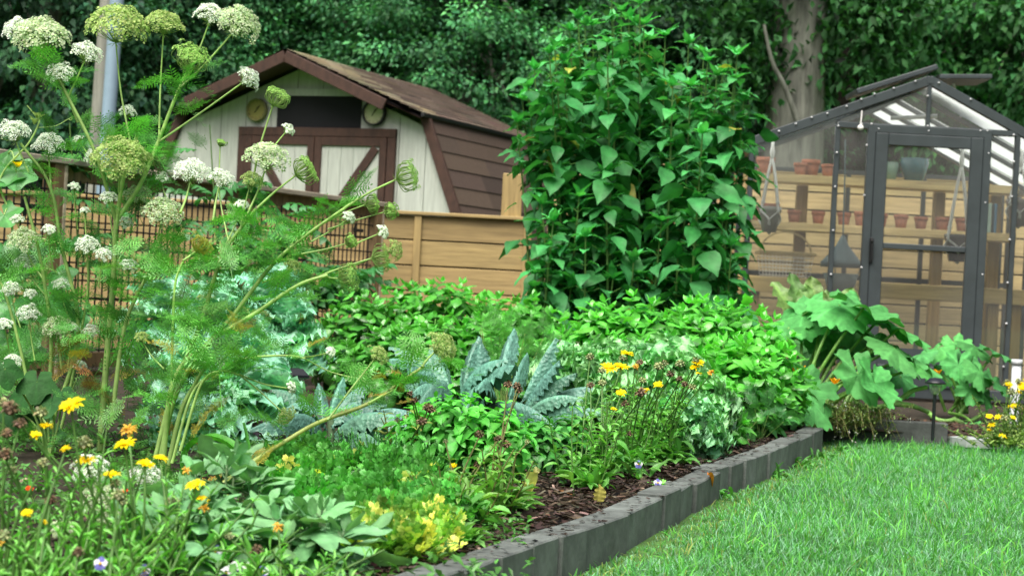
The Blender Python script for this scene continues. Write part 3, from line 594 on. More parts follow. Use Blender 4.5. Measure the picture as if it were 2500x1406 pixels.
# ---------------------------------------------------------------- shelving
def shelf_unit(): 
    y = 15.95; t = thing('plant_shelf', 'two tier tan timber shelf with posts along the back of the greenhouse', 'shelf', ((xL + xR) / 2, y, 0))
    zu, zm = at(2100, 437, y)[2], at(2100, 553, y)[2]
    for z_ in (zu, zm): MB().box((xL + .08, y - .14, z_ - .07), (xR - .1, y + .17, z_), (1.5, 1.52, 1.7), bev=.004).build('shelf_board', WOOD, t, False)
    for px in (1960, 2300, 2440): 
        x = at(px, 600, y)[0]; MB().box((x - .05, y + .172, .02), (x + .05, y + .24, zu - .07), (1.1, .95, .8), bev=.004).build('post', WOODV, t, False)
    return zu, zm, y
ZU, ZM, SY = shelf_unit()
by = 15.0; t = thing('potting_bench', 'long tan timber potting bench across the greenhouse under the shelves', 'bench', (3.2, by, 0)); bz1, bz0 = at(2150, 690, by)[2], at(2150, 728, by)[2]
MB().box((xL + .06, by - .02, bz0), (xR - .06, by + .02, bz1), (1.5, 1.45, 1.35), bev=.004).build('front_apron', WOOD, t, False)
MB().box((xL + .06, by + .022, bz1 - .03), (xR - .06, by + .6, bz1), (1.1, 1.05, 1.), bev=.004).build('worktop', WOOD, t, False)
for px in (1838, 2480, 2425): 
    x = at(px, 800, by)[0]; MB().box((x - .045, by + .023, .03), (x + .045, by + .1, bz1 - .032), (1.15, 1.05, .9), bev=.004).build('leg', WOODV, t, False)
# ---------------------------------------------------------------- pots
def pot(name, lab, cat, x, y, z, h, rt, m, c, group=None, rim=True, ratio=.68):
    t = thing(name, lab, cat, (x, y, z), group); rb = rt * ratio
    if rim:
        MB().lathe([(0, 0), (rb, 0), (rt * .9, h * .74), (rt * .8, h * .76), (rb * .8, h * .1)], (x, y, z), 24, c, (0, 0, 1)).build('body', m, t)
        MB().lathe([(rt * .9, h * .72), (rt, h * .73), (rt, h), (rt * .88, h), (rt * .86, h * .78)], (x, y, z), 24, np.asarray(c) * 1.04).build('rim', m, t)
        MB().lathe([(0, h * .82), (rt * .87, h * .82)], (x, y, z), 24, (.04, .03, .02)).build('soil', DRY, t)
    else:
        MB().lathe([(0, 0), (rb, 0), (rt * .88, h * .45), (rt, h * .85), (rt * .93, h * .9), (rt, h), (rt * .85, h), (rt * .8, h * .5), (0, h * .45)], (x, y, z), 28, c).build('body', m, t)
    return t
px_m = F / SY
for px, py0, py1, wpx, lab in ((1870, 372, 413, 47, 'large terracotta pot on the upper shelf behind the cord hanger'), (1951, 388, 418, 33, 'small terracotta pot on the upper shelf, left in a group of three'), (1981, 380, 421, 46, 'big terracotta pot in the middle of three on the upper shelf'), (2018, 393, 423, 33, 'small terracotta pot on the upper shelf beside the dark mullion')):
    p = at(px, py1, SY); pot('terracotta_pot', lab, 'pot', p[0], SY + (.05 if wpx > 40 else -.05), ZU, (py1 - py0) / px_m, wpx / 2 / px_m, TERRA, (1., 1., 1.))
for k, px in enumerate((1838, 1938, 1998, 2061, 2100, 2150, 2198, 2248, 2302, 2350)):
    p = at(px, 540, SY); pot('terracotta_pot', 'small empty terracotta pot in the row on the lower shelf', 'pot', p[0], SY + U(-.03, .03), ZM, .118 * U(.92, 1.08), .062 * U(.95, 1.05), TERRA, A(1.05, 1.02, 1.02) * U(.88, 1.1), 'row of terracotta pots on the lower shelf')
p = at(2170, 433, SY); pot('ribbed_pot', 'pale green ribbed pot on the upper shelf beside the teal pot', 'pot', p[0], SY, ZU, .155, .082, GLAZE, S(150, 185, 165, .75), rim=False, ratio=.7)
p = at(2231, 435, SY); pot('glazed_pot', 'big glazed teal pot on the upper shelf behind the door', 'pot', p[0], SY, ZU, .20, .125, GLAZE, S(48, 108, 118, .8), rim=False, ratio=.62)
# folded papers / books at the end of the lower shelf
for px, cc, lab in ((2409, S(190, 215, 205, .75), 'thick pale book standing at the end of the lower shelf'), (2424, S(70, 130, 165, .75), 'thin blue book leaning at the end of the lower shelf')):
    p = at(px, 560, SY - .06); k = thing('book', lab, 'book', (p[0], SY - .06, ZM)); ww = .035 if px < 2415 else .022
    MB().box((p[0] - ww / 2, SY - .13, ZM), (p[0] + ww / 2, SY + .02, ZM + .25), cc, bev=.002).build('cover', PAINT, k, False); MB().box((p[0] - ww / 2 + .003, SY - .127, ZM + .2501), (p[0] + ww / 2 - .003, SY + .017, ZM + .2505), (.8, .8, .75)).build('pages', PAINT, k, False)
# ---------------------------------------------------------------- corded hangers
def hanger(topx, topy, potx, poty, wpx, hpx, y, pc, lab, cat_col, m=GLAZE, inner=False):
    a = at(topx, topy, y); b = at(potx, poty, y); s = y / F; r, h = wpx * s / 2, hpx * s; top = A(b[0] * .35 + a[0] * .65, y, a[2])
    t = thing('hanging_planter', lab, 'hanging planter', tuple(top))
    prof = [(0, -h / 2), (r * .62, -h / 2), (r * .93, h * .28), (r, h * .3), (r, h / 2), (r * .9, h / 2), (r * .86, h * .3), (0, h * .25)]
    MB().lathe(prof, A(b[0], y, b[2]), 24, pc).build('pot', m, t)
    if inner: MB().lathe([(r * .88, h * .3), (r * .86, h * .62), (r * .78, h * .62), (0, h * .5)], A(b[0], y, b[2]), 20, (1, 1, 1)).build('inner_pot', TERRA, t)
    for k in range(4):
        an = .6 + k * math.pi / 2; e_ = A(b[0] + math.cos(an) * r * 1.03, y + math.sin(an) * r * 1.03, b[2] + h * .3); knot = e_ * .86 + top * .14
        lo = A(b[0] + math.cos(an + .785) * r * .9, y + math.sin(an + .785) * r * .9, b[2] - h * .05); lo2 = A(b[0] + math.cos(an - .785) * r * .9, y + math.sin(an - .785) * r * .9, b[2] - h * .05); bt = A(b[0], y, b[2] - h * .56)
        mb = MB(); mb.tube(curve([top - A(0, 0, .1), (top + e_) / 2 * .98 + .02 * b, e_], 16), .011, 6, (1, 1, 1)); mb.lathe([(0, -.016), (.014, -.008), (.014, .008), (0, .016)], knot, 8); mb.tube(curve([e_, lo, bt], 10), .0085, 5, (1, 1, 1)); mb.tube(curve([e_, lo2, bt], 10), .006, 5, (1, 1, 1)); mb.build('cord', CORD, t)
    MB().lathe([(0, -.14), (.014, -.12), (.02, -.06), (.013, -.02), (.012, .03), (0, .035)], top, 10).build('knot', CORD, t)
hanger(1886, 352, 1879, 536, 56, 62, 14.35, S(175, 175, 165, .95), 'grey pot with a terracotta liner in a white cord hanger, left end of the greenhouse', 0, inner=True)
hanger(2349, 372, 2338, 606, 68, 66, 14.45, (.02, .022, .024), 'black bowl in a white cord hanger behind the greenhouse door', 0)
hanger(2496, 375, 2487, 520, 64, 66, 14.3, S(150, 135, 130, .6), 'mauve grey pot in a cord hanger right of the greenhouse door', 0)
p = g(2101, 312, GY - .07); t = thing('hanging_bell', 'small white ball hanging on a short cord beside the door top', 'ornament', tuple(p)); MB().lathe([(0, -.025), (.02, -.015), (.024, 0), (.018, .016), (0, .024)], p, 12, (.85, .85, .8)).build('ball', PAINT, t); MB().tube([p + A(0, 0, .02), p + A(0.004, 0, .13)], .005, 6, (1, 1, 1)).build('cord', CORD, t)
# slate hood hanging on a cord
y = 14.5; a = at(2058, 575, y); b = at(2055, 640, y); t = thing('hanging_hood', 'slate blue cone shaped hood with a bowl hanging under it, left of the greenhouse door', 'feeder', tuple(a)); cc = S(104, 134, 142, .75); cc2 = S(150, 178, 176, .75)
MB().lathe([(.0, .0), (.012, 0), (.05, -.08), (.14, -.19), (.165, -.215), (.165, -.25), (.158, -.25), (.13, -.19), (.03, -.06)], a, 24, cc).build('hood', PAINT, t)
MB().lathe([(0, -.46), (.06, -.455), (.11, -.40), (.14, -.30), (.13, -.30), (.1, -.39), (0, -.44)], a, 24, cc2).build('bowl', PAINT, t)
MB().tube([a, a + A(-.01, 0, .5), A(a[0] - .02, y, lz_ + .12)], .006, 6, cc).build('cord', PAINT, t)
for k in range(3): MB().tube([a + A(.15 * math.cos(k * 2.1), .15 * math.sin(k * 2.1), -.25), a + A(.13 * math.cos(k * 2.1), .13 * math.sin(k * 2.1), -.31)], .004, 5, cc).build('strut', PAINT, t)
# wire basket with a bentwood handle, standing on the bench
y = by + .22; p = at(1915, 672, y); t = thing('wire_basket', 'wire harvest basket with a bentwood handle on the potting bench', 'basket', (p[0], y, bz1)); zt = bz1 + .19; w2, d2 = .21, .14
mb = MB()
for k in range(15): x = p[0] - w2 + 2 * w2 * k / 14; mb.tube([(x, y - d2, zt), (x * .9 + p[0] * .1, y - d2 * .8, bz1 + .01), (x * .9 + p[0] * .1, y + d2 * .8, bz1 + .01), (x, y + d2, zt)], .0022, 4, (.75, .75, .72))
for k in range(6): z_ = bz1 + .02 + k * .03; f = .9 + .1 * k / 5; mb.tube([(p[0] - w2 * f, y - d2 * f, z_), (p[0] + w2 * f, y - d2 * f, z_), (p[0] + w2 * f, y + d2 * f, z_), (p[0] - w2 * f, y + d2 * f, z_), (p[0] - w2 * f, y - d2 * f, z_)], .0022, 4, (.75, .75, .72))
mb.build('wire_body', PAINT, t)
fr = MB()
for a_, b_ in (((-1, -1), (1, -1)), ((1, -1), (1, 1)), ((1, 1), (-1, 1)), ((-1, 1), (-1, -1))): fr.bar((p[0] + a_[0] * (w2 + .012), y + a_[1] * (d2 + .01), zt + .01), (p[0] + b_[0] * (w2 + .012), y + b_[1] * (d2 + .01), zt + .01), .018, .03, bev=.003)
fr.build('rim', WOOD, t, False)
an = np.linspace(0, math.pi, 24); mb = MB(); hpts = np.stack([p[0] + w2 * 1.0 * np.cos(an), np.full(24, y), zt + .02 + .17 * np.sin(an)], -1)
for i in range(23): mb.bar(hpts[i], hpts[i + 1], .035, .012, up=(0, 0, 1) if 6 < i < 17 else (1, 0, 0))
mb.build('handle', WOOD, t, False)
# a white downpipe stub at the right edge
a = on_ground(2480, 950, .05); p0 = at(2480, 935, 11.2); t = thing('plastic_pipe', 'short white plastic pipe standing behind the yellow flowers at the right edge', 'pipe', (p0[0], 11.2, 0))
mb = MB().lathe([(.028, 0), (.028, p0[2] + .14 - .0), (.022, p0[2] + .14), (.022, .02)], (p0[0], 11.2, .0), 16, (.6, .64, .66)); mb.build('shaft', PAINT, t)
MB().lathe([(.029, p0[2] + .11), (.033, p0[2] + .11), (.033, p0[2] + .145), (.029, p0[2] + .145)], (p0[0], 11.2, .0), 16, (.6, .64, .66)).build('collar', PAINT, t)

# ================================================================== trees
tl = [leaf_t(2, 1, lambda t: .5 * math.sin(math.pi * min(1, t * .95 + .05)) ** .8, .25, .5, rib=0), leaf_t(2, 1, lambda t: .5 * math.sin(math.pi * min(1, t * .95 + .05)) ** .8, .1, 1.0, rib=0)]
DIAF = [T([(0, 0, 0), (.5, .5, .1), (1, 0, -.1), (.5, -.5, .1)], [(0, 3, 2, 1)], [], [.9, 1, 1.1, 1]), T([(0, 0, 0), (.4, .5, 0), (1, 0, -.3), (.4, -.5, .1)], [(0, 3, 2, 1)], [], [.85, 1, 1.1, 1])]
def tree(name, lab, x, y, rad, z0, z1, trunk_r, c, nclump, nleaf, L, spread, droop=.3, trunk_lean=0., shell=.72, W=.55, ell=1.0, dark=.35):
    t = thing(name, lab, 'tree', (x, y, 0), 'tall trees behind the garden'); zc, rh = (z0 + z1) / 2, (z1 - z0) / 2
    top = A(x + trunk_lean, y, z1 * .9); tp_ = curve([A(x, y, -.1), A(x + trunk_lean * .3, y, z1 * .4), top], 16); MB().tube(tp_, [trunk_r * 1.15, trunk_r, trunk_r * .3], 14, (.2, .18, .15)).build('trunk', BARK, t)
    az, u = U(0, 6.283, nclump), U(-1, 1, nclump); rr = np.where(rng.random(nclump) < .8, U(shell, 1.08, nclump), U(.3, shell, nclump)); sxy = np.sqrt(1 - u * u)
    P = A(x + trunk_lean * .6, y, zc) + np.stack([sxy * np.cos(az) * rad * rr, sxy * np.sin(az) * rad * rr * ell, u * rh * rr], -1)
    mb = MB(); mb2 = MB()
    for k in range(0, nclump, max(1, nclump // 26)):
        s0 = tp_[rng.integers(4, 15)]; mb2.tube(curve([s0, (s0 + P[k]) / 2 + A(0, 0, .25), P[k]], 8), [trunk_r * .22, trunk_r * .06], 6, (.13, .11, .09))
    mb2.build('limbs', BARK, t).name = 'limb'
    out = nrm(P - A(x, y, zc)); k = nclump * nleaf
    off = rng.normal(0, 1, (nclump, nleaf, 3)) * spread * A(1, 1, .55); PP = (P[:, None] + off).reshape(-1, 3); 
    DD = nrm((out[:, None] * .7 + off / spread * .6 + A(0, 0, -droop)).reshape(-1, 3) + rng.normal(0, .35, (k, 3)))
    cv = (np.asarray(c)[None, None] * np.exp(rng.normal(0, .32, (nclump, 1, 1))) * (1 - dark + dark * (.5 + .5 * off[:, :, 2:3] / spread / .55).clip(0, 1.4)) * (.75 + .4 * rr[:, None, None])).reshape(-1, 3) * (1 + rng.normal(0, .12, (k, 3)))  # shading put into leaf colour: clump tops lighter, inner crown darker
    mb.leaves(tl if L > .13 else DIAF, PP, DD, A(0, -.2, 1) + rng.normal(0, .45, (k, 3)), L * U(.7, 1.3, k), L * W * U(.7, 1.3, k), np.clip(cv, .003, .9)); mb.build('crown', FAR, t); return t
ced = S(62, 118, 72, .62); dk = S(36, 74, 46, .6); md = S(58, 112, 60, .6)
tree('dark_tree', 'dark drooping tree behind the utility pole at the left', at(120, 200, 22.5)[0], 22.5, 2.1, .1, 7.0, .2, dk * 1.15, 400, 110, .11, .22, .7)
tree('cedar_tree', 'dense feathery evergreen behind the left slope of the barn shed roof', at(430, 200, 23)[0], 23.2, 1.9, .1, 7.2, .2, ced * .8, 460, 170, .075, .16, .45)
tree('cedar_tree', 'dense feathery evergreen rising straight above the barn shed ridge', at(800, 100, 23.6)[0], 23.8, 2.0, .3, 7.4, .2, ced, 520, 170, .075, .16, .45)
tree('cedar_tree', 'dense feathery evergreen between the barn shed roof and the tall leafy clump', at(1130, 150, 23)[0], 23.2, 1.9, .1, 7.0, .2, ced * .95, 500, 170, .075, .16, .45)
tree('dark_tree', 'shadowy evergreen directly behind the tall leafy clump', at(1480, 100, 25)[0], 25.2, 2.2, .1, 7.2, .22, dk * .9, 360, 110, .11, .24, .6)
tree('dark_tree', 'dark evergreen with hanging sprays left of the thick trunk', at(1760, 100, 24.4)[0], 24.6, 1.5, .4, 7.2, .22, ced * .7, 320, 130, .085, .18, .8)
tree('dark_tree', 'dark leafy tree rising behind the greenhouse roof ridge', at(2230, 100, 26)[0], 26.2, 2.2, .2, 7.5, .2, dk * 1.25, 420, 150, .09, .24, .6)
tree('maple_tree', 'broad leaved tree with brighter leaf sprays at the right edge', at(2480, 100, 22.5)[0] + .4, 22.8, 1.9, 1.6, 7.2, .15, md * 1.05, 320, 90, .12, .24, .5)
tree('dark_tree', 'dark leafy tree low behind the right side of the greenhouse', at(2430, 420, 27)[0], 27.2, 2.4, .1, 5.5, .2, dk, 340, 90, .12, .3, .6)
# the thick old trunk
p = at(1950, 200, 21.0); t = thing('old_tree', 'thick grey barked tree trunk rising between the leafy clump and the greenhouse', 'tree', (p[0], 21, 0))
n = 40; zz = np.linspace(-.1, 8, n); av = np.linspace(0, 2 * math.pi, 48, endpoint=False); v = []
for z in zz:
    rad = .355 + .10 * math.exp(-z / .5) - .012 * z; 
    for a in av: v.append((p[0] - .02 + .03 * z * 0 + rad * (1 + .045 * math.sin(9 * a + 1.2 * math.sin(z * 2.1)) + .03 * math.sin(17 * a + 2 * z)) * math.cos(a) + .02 * math.sin(z), 21 + rad * math.sin(a), z))
MB().raw(v, [(i * 48 + j, i * 48 + (j + 1) % 48, (i + 1) * 48 + (j + 1) % 48, (i + 1) * 48 + j) for i in range(n - 1) for j in range(48)]).build('trunk', BARK, t)
lb = MB(); lb.tube(curve([at(1865, 60, 20.4), at(1885, 150, 20.45), at(1915, 210, 20.5), at(1945, 290, 20.55), at(1955, 330, 20.6)], 14), [.018, .03, .04], 7, (.1, .08, .06)); lb.build('hanging_limb', BARK, t)
mb = MB(); nb = 150; P = np.stack([p[0] + rng.normal(0, 1.1, nb), 20.6 + rng.normal(0, .8, nb), U(3.9, 7.6, nb)], -1); P = np.concatenate([P, np.stack([at(2120, 0, 20.8)[0] + rng.normal(0, .35, 40), np.full(40, 20.8), U(3.1, 4.6, 40)], -1), np.stack([at(1830, 0, 20.8)[0] + rng.normal(0, .2, 24), np.full(24, 20.8), U(3.0, 4.4, 24)], -1)])
k = len(P) * 40; off = rng.normal(0, .17, (k, 3)); mb.leaves(tl, np.repeat(P, 40, 0) + off, rng.normal(0, 1, (k, 3)) + A(0, 0, -.7), A(0, 0, 1) + rng.normal(0, .4, (k, 3)), .12 * U(.7, 1.3, k), .07, cols(md * .75, k, .4)); mb.build('crown', FAR, t)
p = at(2068, 200, 24.2); t = thing('dark_trunk_tree', 'slim dark tree trunk just right of the thick grey trunk', 'tree', (p[0], 24.2, 0)); MB().tube(curve([A(p[0] - .02, 24.2, -.1), A(p[0], 24.2, 3), A(p[0] + .12, 24.2, 8)], 12), [.22, .17, .12], 14, (.4, .38, .36)).build('trunk', solid('dark_bark', S(70, 62, 56, .6), .9, nscale=3, namt=.5, stretch=(5, 5, .7), bump=.8), t)
mb = MB(); k = 3600; mb.leaves(tl, np.stack([p[0] + rng.normal(0, .9, k), 24.2 + rng.normal(0, .7, k), U(4.6, 8.4, k)], -1), rng.normal(0, 1, (k, 3)), A(0, 0, 1) + rng.normal(0, .4, (k, 3)), .16, .09, cols(dk, k, .4)); mb.build('crown', FAR, t)
# the wood beyond
n = 30000; mb = MB(); x = U(-13, 13, n); y = 29 + U(0, 2.5, n); z = U(-.1, 9, n); cl = np.exp(.5 * wob(x, z, .8, 3))[:, None]
mb.leaves(tl, np.stack([x, y, z], -1), rng.normal(0, 1, (n, 3)) + A(0, -.3, -.5), A(0, -.4, 1) + rng.normal(0, .5, (n, 3)), U(.25, .5, n), U(.18, .34, n), cols(S(28, 58, 36, .55), n, .3) * cl)
tag(mb.build('woods', FAR), 'far dark wood closing the view behind the garden trees', 'woods', kind='stuff')
# ================================================================== templates for garden leaves
sn = math.sin
ov = lambda p=.8, k=.92: (lambda t: .5 * sn(math.pi * min(1, t ** k)) ** p)
BASIL = [leaf_t(5, 1, ov(.85, .85), -.22, c, .03, 2, rib=.12, seed=i) for i, c in enumerate((.5, .9, 1.3))]
OVATE = [leaf_t(7, 2, lambda t: .5 * (sn(math.pi * t ** .62) ** 1.1 if t > .0 else 0), .12, c, .03, 2, rib=.2, seed=i) for i, c in enumerate((.25, .6, 1.0))]
PEPPER = [leaf_t(6, 1, ov(.95, .8), .18, c, .02, 2, rib=.2, seed=i) for i, c in enumerate((.4, .8, 1.2))]
LANCE = [leaf_t(5, 1, lambda t: .5 * sn(math.pi * min(1, .06 + .94 * t ** 1.25)) ** .8, .2, c, .04, 1, rib=.2, seed=i) for i, c in enumerate((.2, .7, 1.2, 1.7))]
SAGE = [leaf_t(8, 2, lambda t: .5 * min(1, 1.12 * sn(math.pi * min(1, .02 + .98 * t ** .9)) ** .62), -.1, c, .03, 1.5, rib=.16, seed=i) for i, c in enumerate((.2, .5, .9))]
def lacw(t): return .07 + .43 * max(0, sn(math.pi * max(0, (t - .1) / .9) ** .85)) ** .7 if t > .1 else .07 + .02 * sn(t * 30)
LAC = {c: [leaf_t(22, 3, lacw, -.35, c, .045, 8, rib=.3, edge=.055, seed=i + int(c * 10)) for i in range(3)] for c in (.35, .8, 1.3, 1.9, 2.5)}
CURL = [leaf_t(30, 4, lambda t: .06 if t < .22 else .5 * sn(math.pi * min(1, .08 + .92 * ((t - .22) / .78) ** .8)) ** .6, .15, c, .11, 8, rib=.25, edge=.14, seed=i) for i, c in enumerate((.3, .8, 1.4))]
SCURL = [leaf_t(14, 2, lambda t: .1 if t < .15 else .5 * sn(math.pi * min(1, .1 + .9 * ((t - .15) / .85) ** .7)) ** .5, .3, c, .2, 5, rib=.1, edge=.2, seed=i) for i, c in enumerate((.3, .9, 1.5))]
def sqr(a): l = .62 + .30 * abs(math.cos(2.5 * a)) ** .8 + .10 * math.cos(a); return l * (1 + .05 * sn(23 * a))
SQUASH = [polar_t(sqr, 110, (0, .16, .34, .52, .7, .86, 1.), cup, .11, wn, .22, vein=5, seed=i) for i, (cup, wn) in enumerate(((.25, 5), (.05, 7), (-.35, 5), (-.15, 8)))]
CHARD = [leaf_t(16, 3, lambda t: .08 if t < .12 else .5 * sn(math.pi * min(1, .06 + .94 * ((t - .12) / .88) ** .85)) ** .6, .15, c, .045, 5, rib=.35, edge=.06, seed=i) for i, c in enumerate((.3, .6))]
VINE = [polar_t(lambda a: .8 * (1 + .16 * math.cos(5 * a) + .14 * math.cos(a)), 30, (0, .5, 1.), cup, .06, 5, .15, vein=5, seed=i) for i, cup in enumerate((-.3, .1, -.6))]
DIA = T([(0, 0, 0), (.5, .5, .02), (1, 0, 0), (.5, -.5, .02)], [(0, 3, 2, 1)], [], [.9, 1, 1.1, 1])
def pinna(k, l0, w, ang=50):
    it = [(strip_t(1, 0, .3), (0, 0, 0), (1, 0, 0), (0, 0, 1), 1, .03, .9)]
    for i in range(k):
        f = .12 + .8 * i / k
        for sg in (-1, 1): it.append((DIA, (f, 0, 0), (math.cos(R(ang)), sg * sn(R(ang)), .1 * sg), (0, 0, 1), l0 * (1 - .55 * f), w, 1))
    return comp(it + [(DIA, (.9, 0, 0), (1, 0, 0), (0, 0, 1), l0 * .6, w, 1)])
PIN = pinna(4, .42, .075)
def feather(k, droop, seed):
    rg = np.random.default_rng(seed); it = []
    f = lambda s: (s, 0, -droop * s * s)
    for i in range(5): it.append((strip_t(1, 0, .9), f(i / 5), A(*f((i + 1) / 5)) - A(*f(i / 5)), (0, 0, 1), np.linalg.norm(A(*f((i + 1) / 5)) - A(*f(i / 5))), .022, .85))
    for i in range(k):
        s = .22 + .72 * i / k
        for sg in (-1, 1): it.append((PIN, f(s), (.62, sg * .8, rg.uniform(-.25, .35)), (0, rg.uniform(-.4, .4), 1), .40 * (1 - .75 * s ** 1.5) * rg.uniform(.8, 1.2), .5, 1))
    return comp(it + [(PIN, f(.93), (1, 0, -.3), (0, 0, 1), .2, .3, 1)])
FEATHER = [feather(6, d, i) for i, d in enumerate((.1, .35, .6))]
LOBE3 = polar_t(lambda a: .28 + .72 * abs(math.cos(1.5 * a)) ** .55 * (1 + .16 * math.cos(15 * a)) if abs(a) < 2.1 else .15, 30, (0, .6, 1.), .15, .07, 4, .9, seed=3)
PARS = [comp([(strip_t(3, .3, .8), (0, 0, 0), (1, 0, 0), (0, 0, 1), .62, .022, 1.0)] + [(LOBE3, p, d_, (rg_ * .3, rg_ * .2, 1), l, l, s_) for p, d_, l, s_, rg_ in (((.60, 0, -.05), (1, 0, -.25), .15, 1.05, .5), ((.52, .02, -.03), (.55, .8, 0), .14, 1, -1), ((.52, -.02, -.03), (.55, -.8, -.1), .14, .95, 1), ((.8, .02, -.05), (.75, .6, -.2), .13, 1, .6), ((.66, .14, -.03), (.2, 1, -.1), .12, 1.1, .4), ((.66, -.14, -.03), (.2, -1, .1), .12, 1.1, -.4), ((.8, -.02, -.05), (.75, -.6, .1), .13, 1.05, -.6))]) for _ in range(2)]
TOM = [comp([(strip_t(3, d, .7), (0, 0, 0), (1, 0, 0), (0, 0, 1), .9, .02, .9)] + [(PEPPER[i % 3], (f, 0, -d * .5 * f * f), (.5, sg * .85, -.25), (0, 0, 1), .42 - .15 * abs(f - .5), .22, 1) for i, f in enumerate((.28, .5, .74)) for sg in (-1, 1)] + [(PEPPER[1], (.88, 0, -d * .35), (1, 0, -.5), (0, 0, 1), .4, .24, 1)]) for d in (.4, .9)]
STICK = (0.10, 0.26, 0.05)
def gz(px, py, h=SOIL): return on_ground(px, py, h)
def stemcol(n=1): return S(112, 165, 70, .6)

# ================================================================== tall leafy clump (sunchoke like stalks)
sun_lab = {0: 'tallest leafy stalk at the very top of the big clump', 1: 'leafy stalk at the far left edge of the big clump by the tan post', 2: 'leafy stalk at the far right edge of the big clump by the greenhouse',
           3: 'low leafy stalk standing clear at the lower left of the clump, touching the board fence', 4: 'mid height stalk with a bare pale stem at the lower middle of the clump', 5: 'stalk with long pale leaf stems in front of the right half of the clump',
           6: 'second tallest stalk just right of the clump peak', 7: 'stalk whose tip stands out at the upper right shoulder of the clump'}
def stalk(bx, by_, top, lean, lab, L=.17, col=None, step=.085, low=.35, bushy=1):
    t = thing('leafy_stalk', lab, 'plant', (bx, by_, 0), 'leafy stalks of the tall clump'); b = A(bx, by_, .05); tp = A(bx + lean[0], by_ + lean[1], top); pts = curve([b, (b + tp) / 2 - A(lean[0] * .2, lean[1] * .2, 0), tp], 24)
    MB().tube(pts, [.012, .009, .004], 6, S(96, 140, 66, .55)).build('stem', LEAF, t); mb = MB(); n = int((top - low) / step); az = U(0, 6.28)
    base = S(54, 130, 66, .74) if col is None else col
    for i in range(n):
        f = (low + i * step) / top; p = A(*[np.interp(f, np.linspace(0, 1, 24), pts[:, k]) for k in range(3)]); az += 1.6 + U(-.3, .3); r_ = (top - p[2])
        young = math.exp(-r_ / .16); sz = L * (.35 + .65 * (1 - young)) * (1 if r_ > .3 else .85)
        for sg in (0, math.pi):
            a = az + sg + U(-.25, .25); el = R(6) + young * R(32) + U(-.15, .15); pl = sz * (.42 + .2 * U(0, 1)) * (1 - young * .6); dp = dirv(a, el + .25); q = p + dp * pl
            mb.tube([p, q], .0028, 4, S(120, 175, 85, .55)); c = cols(base * (1 + .55 * young) if rng.random() > .025 else S(170, 176, 70, .5), 1, .16, .06)[0]; sz *= U(.78, 1.15); sh = .6 + .4 * min(1, max(0, p[2] / top + .12))  # lower leaves darkened in colour, clump shading painted in
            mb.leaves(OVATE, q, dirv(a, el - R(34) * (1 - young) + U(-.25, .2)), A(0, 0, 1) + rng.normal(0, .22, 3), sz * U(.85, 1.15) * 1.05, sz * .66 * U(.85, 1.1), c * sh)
            if bushy and young < .5 and rng.random() < .92:       # side shoot
                for w_ in range(5): mb.leaves(OVATE, p + dp * .03, dirv(a + U(-1, 1), U(-.1, 1.2)), A(0, 0, 1), sz * .5 * U(.6, 1.2), sz * .28, cols(base * 1.15, 1, .12)[0])
    if step > .09:
        q_ = 46; fr_ = U(.1, .9, q_); P_ = np.stack([np.interp(fr_, np.linspace(0, 1, 24), pts[:, k_]) for k_ in range(3)], -1) + rng.normal(0, .11, (q_, 3)) * A(1, .7, .4); mb.leaves(OVATE, P_, dirv(U(0, 6.28, q_), U(-.9, .4, q_)), A(0, 0, 1) + rng.normal(0, .3, (q_, 3)), L * U(.6, 1.1, q_), L * .6, cols(base * .8, q_, .2))  # infill leaves coloured darker to paint a shaded inner mass
    a = U(0, 6.28)
    for w_ in range(6): mb.leaves(OVATE, tp, dirv(a + w_ * 1.05, U(.25, 1.15)), A(0, 0, 1), L * U(.45, .8), L * .30, cols(base * 1.7, 1, .1)[0])
    mb.build('foliage', CLUMP, t); return t
prof_px = ((1255, 285), (1275, 200), (1310, 140), (1350, 80), (1400, 40), (1450, 15), (1500, 0), (1550, 15), (1600, 45), (1650, 75), (1700, 110), (1750, 130), (1800, 150), (1845, 160))
si = 0
spec = [(1492, -8, 12.0, 0), (1262, 300, 11.9, 1), (1812, 250, 12.1, 2), (1322, 500, 11.55, 3), (1480, 425, 11.5, 4), (1712, 330, 11.45, 5), (1560, 15, 12.2, 6), (1800, 135, 12.0, 7)]
for px, py, y, k in spec:
    p = at(px, py, y); bx = at(px, 700, y)[0]; bx = bx + (at(1550, 700, y)[0] - bx) * .15
    stalk(bx, y, p[2], (p[0] - bx, U(-.1, .05)), sun_lab[k], .20 if k in (3, 4, 5) else .18, low=1.5 if k == 1 else .35)
for px in list(np.linspace(1318, 1790, 14)) + list(np.linspace(1340, 1760, 13)):
    y = U(11.65, 12.9); py = np.interp(px, [q[0] for q in prof_px], [q[1] for q in prof_px]) + U(5, 110) + (30 if y < 12 else 0); p = at(px, py, y); bx = at(px, 700, y)[0]; bx = bx + (at(1550, 700, y)[0] - bx) * .2
    stalk(bx, y, p[2], (p[0] - bx, U(-.15, .1)), 'leafy green stalk crowded inside the big tall clump', .172, step=.095)
for px, py in ((1345, 640), (1440, 600), (1600, 560), (1540, 660), (1655, 650), (1760, 560), (1780, 620), (1400, 500), (1335, 560), (1310, 690), (1380, 720), (1480, 700), (1570, 690), (1690, 690), (1770, 680)):
    y = U(11.35, 11.6); p = at(px, py, y); stalk(p[0], y, p[2] + .05, (U(-.04, .04), -.05), 'short leafy stalk filling the lower front of the big tall clump', .19, low=.2, bushy=1)
for px in (1275, 1290, 1305):
    y = U(11.8, 12.3); p = at(px, U(170, 260), y); bx = at(1335, 700, y)[0]; stalk(bx, y, p[2], (p[0] - bx, -.05), 'leafy green stalk crowded inside the big tall clump', .17, low=1.5, step=.085)
